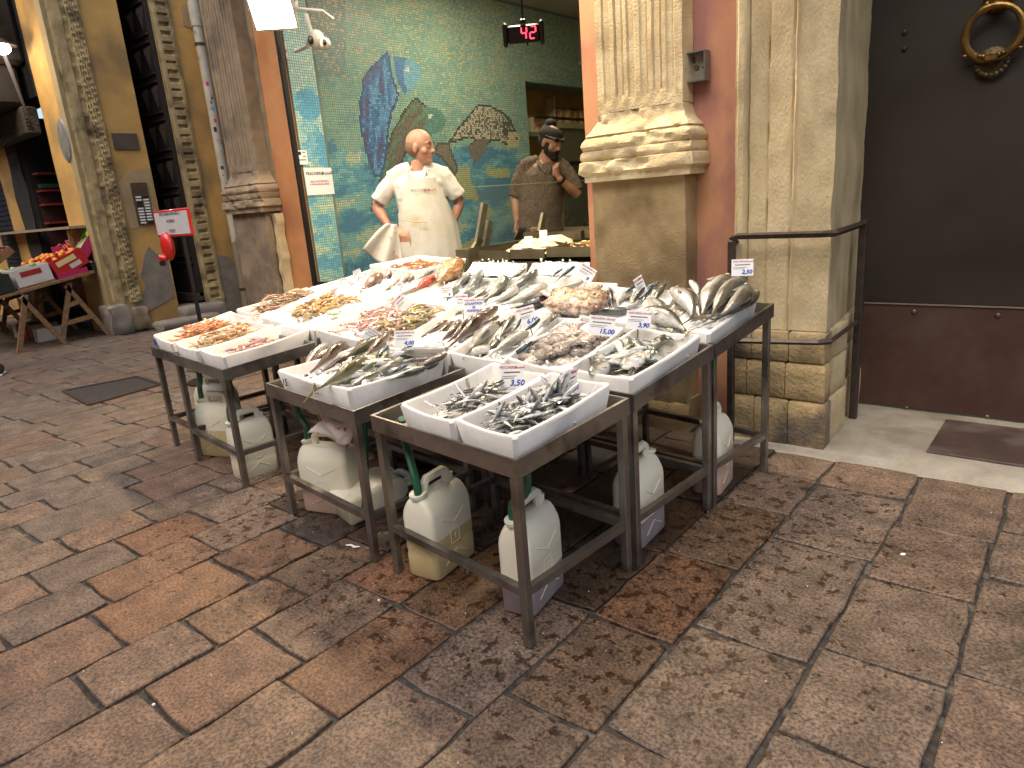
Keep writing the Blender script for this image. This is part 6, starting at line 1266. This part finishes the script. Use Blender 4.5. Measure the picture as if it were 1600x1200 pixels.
def monk_mesh(seed):
    m = MB(); m.cc = (.50, .34, .22, 1); rings = []; cols = []
    for t, k, f in ((0, .12, .7), (.15, .2, .8), (.35, .36, .8), (.5, .7, .7), (.65, 1, .6), (.82, 1.0, .5), (.93, .8, .42), (1, .5, .3)):
        r = []
        for j in range(16):
            a = 2 * math.pi * j / 16; bump_ = 1 + .38 * nz(t * 9, a * 1.5, seed); r.append((t, .36 * k * math.cos(a) * bump_, .20 * k * math.sin(a) * f * 1.4 * bump_)); cols.append((.48, .33, .22, 1) if math.sin(a) > -.1 else (.78, .66, .58, 1))
        rings.append(r)
    m.loft(rings, cols=cols); m.cc = (.72, .45, .40, 1)
    for s_ in (-1, 1): m.tube([(.55, .28 * s_, .0), (.42, .46 * s_, .03), (.34, .52 * s_, .0)], [.05, .07, .03], 7, flat=.4); m.cc = (.05, .04, .03, 1); m.ball((.80, .10 * s_, .13), .014, n=6, m=5); m.cc = (.72, .45, .40, 1)
    for j in range(9): a = -1.3 + 2.6 * j / 8; m.tube([(.93 + .08 * math.cos(a), .30 * math.sin(a), .03), (1.03 + .08 * math.cos(a), .34 * math.sin(a), .06)], [.018, .006], 4)
    return m.mesh('monkfish', FISHS, smooth=60)
MK = [monk_mesh(1), monk_mesh(4)]
for k, (t, h, lab) in enumerate([((918, 452), (890, 482), 'brown monkfish head, largest, in front of the pillar box'), ((945, 455), (912, 476), 'brown monkfish lying behind the largest one'), ((870, 476), (905, 452), 'pinkish monkfish beside the end of the black fish'), ((905, 470), (935, 446), 'small brown monkfish near the pilaster')]):
    put(MK[k % 2], 'monkfish', onrim(*t, .0), onrim(*h, .035), -.1, lab, 'fish')
# big fish at the right: two boxes
W, _ = fishbox([(918, 494), (1008, 508), (1076, 453), (930, 445)], 'foam box of mixed grey fish against the pilaster', fill=True, fz=-.03)
Gg = 'mixed grey fish by the pilaster'
for (sp, t, h, a, b) in [('sea_bass', (914, 488), (986, 486), .0, .0), ('dark_fish', (958, 484), (951, 452), .0, .05), ('grey_mullet', (940, 480), (932, 454), .0, .03), ('white_fish', (925, 482), (955, 450), .0, .02), ('dark_fish', (996, 484), (1010, 458), .0, .04), ('grey_mullet', (985, 480), (1005, 450), .0, .04), ('sea_bass', (1018, 462), (1042, 441), .0, .03), ('sea_bass', (1000, 465), (1028, 442), .0, .03), ('mackerel', (990, 472), (1020, 446), .0, .03), ('grey_mullet', (1080, 520), (1011, 482), .01, .05), ('white_fish', (940, 490), (1000, 474), -.01, .01), ('mackerel', (965, 470), (990, 448), .0, .03), ('grey_mullet', (1020, 476), (1036, 450), .0, .03), ('white_fish', (960, 480), (985, 455), .0, .0), ('white_fish', (1030, 500), (1010, 470), .0, .01), ('sea_bass', (1040, 498), (1018, 468), .0, .02)]:
    at_px(sp, t, h, a, b, {'sea_bass': 'silver grey fish in the pilaster box', 'dark_fish': 'dark backed fish in the pilaster box', 'grey_mullet': 'olive grey mullet in the pilaster box', 'white_fish': 'pale fish in the pilaster box', 'mackerel': 'striped mackerel in the pilaster box'}[sp], Gg, scale=1.2)
W, _ = fishbox([(1010, 508), (1100, 521), (1195, 461), (1078, 452)], 'foam box of large grey mullets at the right end', fill=True, fz=-.035)
for (t, h, a, b, lab) in [((1092, 502), (1136, 434), .01, .06, 'large silver mullet, leftmost of the fanned row at the right end'), ((1108, 500), (1158, 437), .01, .06, 'large grey mullet, second of the fanned row at the right end'), ((1110, 506), (1174, 446), .01, .05, 'large brown mullet, third of the fanned row at the right end'), ((1138, 492), (1188, 455), -.02, .03, 'dark mullet, last of the fanned row at the right end'), ((1086, 500), (1058, 450), .01, .05, 'golden brown mullet with its head left of the fanned row'), ((1092, 470), (1082, 438), .0, .05, 'mullet standing behind the golden brown one'), ((1094, 500), (1093, 464), .0, .02, 'grey mullet between the golden brown one and the fan'), ((1100, 505), (1080, 470), -.02, .0, 'pale mullet under the golden brown one')]:
    at_px('grey_mullet', t, h, a, b, lab, None, roll=random.uniform(-.5, -.1), scale=1.12)
# raised back boxes
W, _ = fishbox([(568, 414), (652, 424), (722, 404), (662, 398)], 'raised foam box of orange shrimps at the back', lift_=.05, depth=.09)
cluster('orange', 'shrimp', W, 46, .075, .2, .8, 'orange shrimp in the raised box near the fishmonger', 'orange shrimps near the fishmonger', base=-.01, heap=.05, u0=.3, u1=.8, v0=.1, v1=.9)
W, _ = fishbox([(722, 432), (812, 434), (826, 412), (738, 408)], 'foam box heaped with plain ice, left of the two by the counter', fill=True, fz=.0, lift_=.03)
W, _ = fishbox([(816, 432), (918, 432), (921, 410), (834, 410)], 'foam box heaped with plain ice, beside the pilaster', fill=True, fz=.0, lift_=.03)
W = [Vector((-2.66, 3.48, .0)), Vector((-2.2, 3.48, 0)), Vector((-2.2, 3.93, 0)), Vector((-2.66, 3.93, 0))]
rz_ = rim_z; rim_z = lambda y: .93
cluster('brown', 'prawn', W, 70, .08, .2, 1.2, 'yellow brown prawn in the counter tray by the pilaster', 'prawns in the counter tray', base=-.035, heap=.04)
W = [Vector((-2.72, 4.0, .0)), Vector((-2.2, 4.0, 0)), Vector((-2.2, 4.5, 0)), Vector((-2.72, 4.5, 0))]; rim_z = lambda y: 1.02
scatter('hake', W, 9, .34, -.35, .15, base=-.02, heap=.05, lab='long silver fish propped in the rear counter tray', grp='silver fish in the rear counter tray', stick=0)
rim_z = rz_
# ------------------------------------------------------------------ price cards
def card(px, w_, h_, label, price=None, lean=.25, yaw=0.0, rot=0.0, hand=None, dz=.05, small='al kg', zz=None):
    c = onrim(*px, dz); t_ = thing('price_card', c, label, 'price card'); d = Vector((c.x, c.y, 0)).normalized(); r = Vector((d.y, -d.x, 0)); r = Matrix.Rotation(yaw, 3, 'Z') @ r; n_ = Vector((0, 0, 1)).cross(r) * -1
    up_ = (Vector((0, 0, 1)) * math.cos(lean) - (r.cross(Vector((0, 0, 1)))) * math.sin(lean) * 1); up_ = Matrix.Rotation(rot, 3, r.cross(up_)) @ up_; r2 = Matrix.Rotation(rot, 3, r.cross(Vector((0, 0, 1)))) @ r
    M = frame_M(c, r2, up_)
    def bx(x0, x1, y0, y1, z0, z1, nm, mt): t = MB(); t.box(x0, x1, y0, y1, z0, z1); mm = MB(); mm.add([M @ Vector(v) for v in t.v], t.f); return mm.build(nm, mt, t_)
    bx(-w_ / 2, w_ / 2, -h_ / 2, h_ / 2, -.001, .0, 'sheet', PAPER); bx(-.003, .003, -h_ / 2 - .05, -h_ / 2, -.003, -.0012, 'stake', CT)
    def tx_(s_, x, y, sz_, mt, sh_=0, bold=0): return text('lettering', s_, sz_, M @ Matrix.Translation((x, y, .0008)), mt, t_, shear=sh_, bold=bold)
    tx_('PESCHERIA', -w_ * .14, h_ * .36, h_ * .15, INKR); tx_('Brunelli', w_ * .33, h_ * .36, h_ * .14, INKR, .4)
    if hand:
        for k, s_ in enumerate(hand): tx_(s_, 0, h_ * (.14 - .22 * k), h_ * .2, INKB, .2, .0006)
    else:
        bx(-w_ * .35, w_ * .35, h_ * .14, h_ * .19, 0, .0008, 'printed_line', INKK); bx(-w_ * .42, w_ * .2, h_ * .0, h_ * .02, 0, .0008, 'printed_line', INKK); bx(-w_ * .42, w_ * .1, -h_ * .08, -h_ * .06, 0, .0008, 'printed_line', INKK)
        if price: tx_(price, w_ * .2, -h_ * .28, h_ * .34, INKB, .25, .0008)
card((1160, 418), .085, .068, 'price card reading 2,50 standing above the right end fish', '2,50', dz=.12)
card((998, 500), .095, .072, 'price card reading 3,90 above the sardines', '3,90', dz=.05, yaw=-.1, rot=-.08)
card((940, 509), .10, .075, 'price card reading 15,00 above the cuttlefish', '15,00', dz=.06, rot=-.15)
card((1001, 447), .07, .085, 'narrow leaning price card at the pilaster box', '', yaw=1.0, dz=.06, rot=.25)
card((916, 427), .085, .075, 'tilted price card beside the pilaster behind the fish', '9', rot=-.6, dz=.06)
card((824, 494), .075, .085, 'price card reading 6,00 behind the slim silver fish', '6,00', rot=.2, dz=.05)
card((740, 478), .10, .075, 'handwritten card reading ATLANTICO above the hakes', hand=('ATLANTICO', '22', 'FONDALE'), dz=.06, rot=-.02)
card((722, 472), .06, .075, 'price card half hidden behind the handwritten card', '', dz=.06)
card((632, 529), .085, .068, 'price card reading 4,00 on the fish marked 15', '4,00', dz=.045, rot=-.08)
card((581, 525), .07, .06, 'diamond tilted price card beside the 4,00 card', '6', rot=-.65, dz=.05)
card((628, 473), .075, .085, 'diamond tilted card above the pink squid', '', rot=.7, dz=.05)
card((698, 456), .06, .055, 'small price card among the spotted bream', '8', dz=.04)
card((625, 446), .045, .035, 'tiny white card at the brown fish', '5', dz=.03)
card((800, 588), .08, .085, 'price card reading 3,50 standing in the left anchovy box', '3,50', dz=.0, lean=.1, rot=-.05)
card((892, 598), .075, .085, 'price card standing sideways in the corner anchovy box', '3,50', yaw=.95, dz=.0, lean=.0, rot=.05)
card((558, 428), .07, .055, 'plain card standing at the back left squid box', '', yaw=-.7, dz=.03, rot=.3)
card((523, 457), .05, .05, 'greyish card at the front of the back left box', '', yaw=-.6, dz=.02, rot=.3)
card((404, 497), .045, .06, 'bent card at the corner of the prawn box', '', yaw=.8, dz=.02)
# ------------------------------------------------------------------ jerrycans and hoses
def jerrycan(c, yaw, w_, d_, h_, label, liquid, frac, lying=False, neck=1):
    t_ = thing('jerrycan', (c[0], c[1], 0), label, 'jerrycan', 'milky drain jerrycans under the stand'); R_ = Matrix.Translation((c[0], c[1], 0)) @ Matrix.Rotation(yaw, 4, 'Z')
    if lying: R_ = R_ @ Matrix.Translation((0, 0, d_ / 2 + .02)) @ Matrix.Rotation(math.radians(82), 4, 'X') @ Matrix.Translation((0, 0, -h_ / 2))
    def ring(z, sx, sy, r, ox=0):
        pts = []; n = 4
        for (qx, qy, a0) in ((1, 1, 0), (-1, 1, 90), (-1, -1, 180), (1, -1, 270)):
            for k in range(n + 1): a = math.radians(a0 + 90 * k / n); pts.append(R_ @ Vector((ox + qx * (sx / 2 - r) + r * math.cos(a), qy * (sy / 2 - r) + r * math.sin(a), z)))
        return pts
    prof = [(0.0, .90, .86), (.012, .97, .96), (.03, 1, 1), (.25, 1.0, 1.0), (.28, .985, .97), (.31, 1, 1), (.48, 1, 1), (.66, 1.0, .99), (.72, .99, .93), (.80, .97, .72), (.84, .93, .56), (.86, .86, .42)]
    lz = frac; rows = sorted(prof + [(lz, 1, 1), (lz + .002, 1, 1)]); rings = [ring(z * h_, w_ * a, d_ * b, min(.022, d_ * b * .3)) for z, a, b in rows]
    m = MB(); n = len(rings[0]); vs = [p for r in rings for p in r]; fs = []; mi = []
    for k in range(len(rings) - 1):
        for i in range(n): j = (i + 1) % n; fs.append((k * n + i, k * n + j, (k + 1) * n + j, (k + 1) * n + i)); mi.append(1 if rows[k][0] < lz and liquid else 0)
    fs.append(tuple(range(n - 1, -1, -1))); mi.append(1 if liquid else 0); fs.append(tuple((len(rings) - 1) * n + i for i in range(n))); mi.append(0)
    m.add(vs, fs); m.m = mi; m.build('body', [PLASTIC, liquid or PLASTIC], t_, smooth=50)
    m = MB(); hz = .86 * h_; m.tube([R_ @ Vector((x * w_, 0, z * h_)) for x, z in ((-.24, .84), (-.23, .96), (-.17, 1.0), (.20, 1.0), (.27, .97), (.29, .84))], .016, 8); m.build('handle', PLASTIC, t_)
    m = MB(); b = R_ @ Vector((w_ * .36 * neck, 0, .80 * h_)); e = R_ @ Vector((w_ * .39 * neck, 0, .90 * h_)); m.tube([b, e], [.026, .024], 12); m.tube([b.lerp(e, .8), e + (e - b) * .1], .030, 12); m.build('neck', PLASTIC, t_)
    m = MB(); m.tube([R_ @ Vector((-w_ * .36 * neck, 0, .82 * h_)), R_ @ Vector((-w_ * .38 * neck, 0, .93 * h_))], .012, 8); m.build('vent_cap', PLASTIC, t_)
    for s_ in (-1, 1):
        m = MB(); fy = s_ * (d_ / 2 + .0005); L_ = [(-.28, .12), (0, .22), (.28, .12)]; m.tube([R_ @ Vector((x * w_, fy, z * h_)) for x, z in L_], .0016, 5); m.tube([R_ @ Vector((x * w_, fy, z * h_)) for x, z in ((-.28, .62), (0, .52), (.28, .62))], .0016, 5)
        for (x, z, x2, z2) in ((-.1, .30, .1, .30), (-.1, .44, .1, .44), (-.1, .30, -.1, .44), (.1, .30, .1, .44), (0, .34, .04, .34), (0, .34, 0, .40), (0, .37, .04, .37), (0, .40, .04, .40)): m.bar(R_ @ Vector((x * w_, fy, z * h_)), R_ @ Vector((x2 * w_, fy, z2 * h_)), .002)
        m.build('moulded_relief', PLASTIC, t_)
    return R_, e
def hose(pts, label):
    m = MB(); P_ = [Vector(p) for p in pts]; q = []
    for i in range(len(P_) - 1):
        for t in (0, .25, .5, .75):
            p0 = P_[max(0, i - 1)]; p1 = P_[i]; p2 = P_[i + 1]; p3 = P_[min(len(P_) - 1, i + 2)]; q.append(.5 * ((2 * p1) + (p2 - p0) * t + (2 * p0 - 5 * p1 + 4 * p2 - p3) * t * t + (3 * p1 - p0 - 3 * p2 + p3) * t ** 3))
    q.append(P_[-1]); m.tube(q, .014, 9); tag(m.build('drain_hose', HOSE), label, 'hose')
PI = math.pi
c = onz(693, 880); R_, e = jerrycan((c.x, c.y), 1.72, .235, .135, .345, 'upright jerrycan of yellowish water under the nearest table, left', PLASTIC_AMB, .42, neck=-1)
e = R_ @ Vector((-.235 * .39, 0, .345 * .9)); hose([(-1.74, 1.42, .56), (-1.76, 1.44, .46), e + Vector((0, 0, .04)), e - Vector((0, 0, .02))], 'green hose into the jerrycan at the left leg of the nearest table')
c = onz(826, 953); R_, e = jerrycan((c.x - .03, c.y + .07), 1.75, .23, .115, .35, 'jerrycan with murky purple water behind the front corner leg', PLASTIC_PUR, .30, neck=-1)
e = R_ @ Vector((-.23 * .39, 0, .35 * .9)); hose([(-1.16, 1.36, .56), (-1.165, 1.36, .45), e + Vector((.0, 0, .05)), e - Vector((0, 0, .02))], 'green hose behind the front corner leg')
c = onz(983, 850); R_, e = jerrycan((c.x, c.y + .08), 1.65, .22, .115, .345, 'jerrycan with grey water between the first and second table', PLASTIC_PUR, .30)
c = onz(1103, 768); R_, e = jerrycan((c.x, c.y + .07), 1.7, .21, .12, .35, 'jerrycan with pinkish water under the table by the pier', PLASTIC_PNK, .48, neck=-1)
e = R_ @ Vector((-.21 * .39, 0, .35 * .9)); hose([(-1.07, 2.39, .63), (-1.08, 2.40, .5), e + Vector((0, .0, .06)), e - Vector((0, 0, .02))], 'green hose into the pinkish jerrycan by the pier')
c = onz(512, 800); R_, e = jerrycan((c.x, c.y + .05), .30, .255, .14, .345, 'upright jerrycan of rosy water under the middle table', PLASTIC_PNK, .30, neck=-1)
e = R_ @ Vector((-.255 * .39, 0, .345 * .9)); hose([(-2.50, 1.48, .56), (-2.5, 1.49, .45), e + Vector((0, 0, .06)), e - Vector((0, 0, .02))], 'green hose into the rosy jerrycan under the middle table')
c = onz(573, 800); jerrycan((c.x, c.y + .05), 2.9, .22, .12, .33, 'empty jerrycan lying on its side under the middle table', None, .1, lying=True)
hose([(-1.99, 1.45, .56), (-2.0, 1.44, .40), (-2.05, 1.45, .2), (-2.06, 1.44, .13)], 'green hose hanging at the right leg of the middle table')
c = onz(340, 712); R_, e = jerrycan((c.x, c.y + .05), .35, .245, .135, .345, 'yellowish jerrycan standing under the left table', PLASTIC_AMB, .45, neck=-1)
e = R_ @ Vector((-.245 * .39, 0, .345 * .9)); hose([(-3.6, 1.6, .56), (-3.6, 1.61, .45), e + Vector((0, 0, .06)), e - Vector((0, 0, .02))], 'green hose into the yellowish jerrycan under the left table')
c = onz(322, 690); jerrycan((c.x - .1, c.y + .16), .35, .245, .135, .345, 'jerrycan behind the yellowish one under the left table', None, .2)
c = onz(393, 742); R_, e = jerrycan((c.x, c.y + .03), 1.5, .2, .12, .33, 'whitish jerrycan at the corner leg of the left table', None, .2, neck=-1)
e = R_ @ Vector((-.2 * .39, 0, .33 * .9)); hose([(-3.14, 1.53, .56), (-3.12, 1.53, .45), e + Vector((0, 0, .06)), e - Vector((0, 0, .02))], 'green hose at the corner leg of the left table')
# printed paper hanging under the middle table
m = MB(); vs = []; fs = []; q = [onz(487, 676, .40), onz(497, 645, .49), onz(556, 665, .50), onz(549, 702, .37)]
for j in range(9):
    for i in range(13):
        u, v = i / 12, j / 8; p = q[1].lerp(q[2], u).lerp(q[0].lerp(q[3], u), v); p += Vector((.012 * math.sin(u * 9 + v * 4), -.015 * math.sin(u * 7 - v * 5), .012 * math.sin(u * 8))); vs.append(p)
for j in range(8):
    for i in range(12): a = j * 13 + i; fs.append((a, a + 1, a + 14, a + 13))
m.add(vs, fs); o = m.build('wrapping_paper', pm('red_printed_paper', 'ddd3cb', 'd6cbc2', 9, .7, c3='b9564e', s3=30, t3=(.60, .64)), smooth=60); so_ = o.modifiers.new('thick', 'SOLIDIFY'); so_.thickness = .0015; tag(o, 'white wrapping paper with red print hanging under the middle table', 'paper')
m = MB(); a = onz(480, 640, .25); m.box(-2.9, -2.35, 2.05, 2.5, .02, .34, b=.02); tag(m.build('storage_crate', PBLACK), 'black crate standing in the dark under the middle of the stand', 'crate')
# scraps on the ground
for k, (x, y, lab) in enumerate([(548, 856, 'curled strip of white fat on the paving by the middle table'), (1411, 866, 'white scrap lying on the wet paving at right'), (905, 712, 'pale scrap under the stand'), (592, 938, 'tiny white scrap in a paving joint before the tables'), (240, 1101, 'tiny white stone in a joint at the lower left'), (1365, 690, 'small pale leaf on the threshold')]):
    p = onz(x, y, .003); m = MB()
    if k == 0: m.tube([p + Vector((-.03, .0, .003)), p + Vector((-.01, .012, .004)), p + Vector((.012, .008, .004)), p + Vector((.03, .02, .005))], [.003, .005, .006, .003], 6, flat=.5)
    else: m.ball(p, .011 if k in (1, 2) else .005, .007 if k in (1, 2) else .004, .004, 8, 5, M=Matrix.Rotation(k, 3, 'Z'))
    tag(m.build('scrap', PAPER), lab, 'scrap')
mm = MB()
for k in range(260):
    x = random.gauss(-1.9, 1.1); y = random.gauss(1.7, .8)
    if y > 3 or y < .2: continue
    s_ = random.uniform(.0008, .0022); mm.obox((x, y, .004), s_, s_ * 1.4, s_, rz=k)
tag(mm.build('fish_scales', PAPER), 'scattered white fish scales on the paving round the stand', 'fish scales', None, 'stuff')
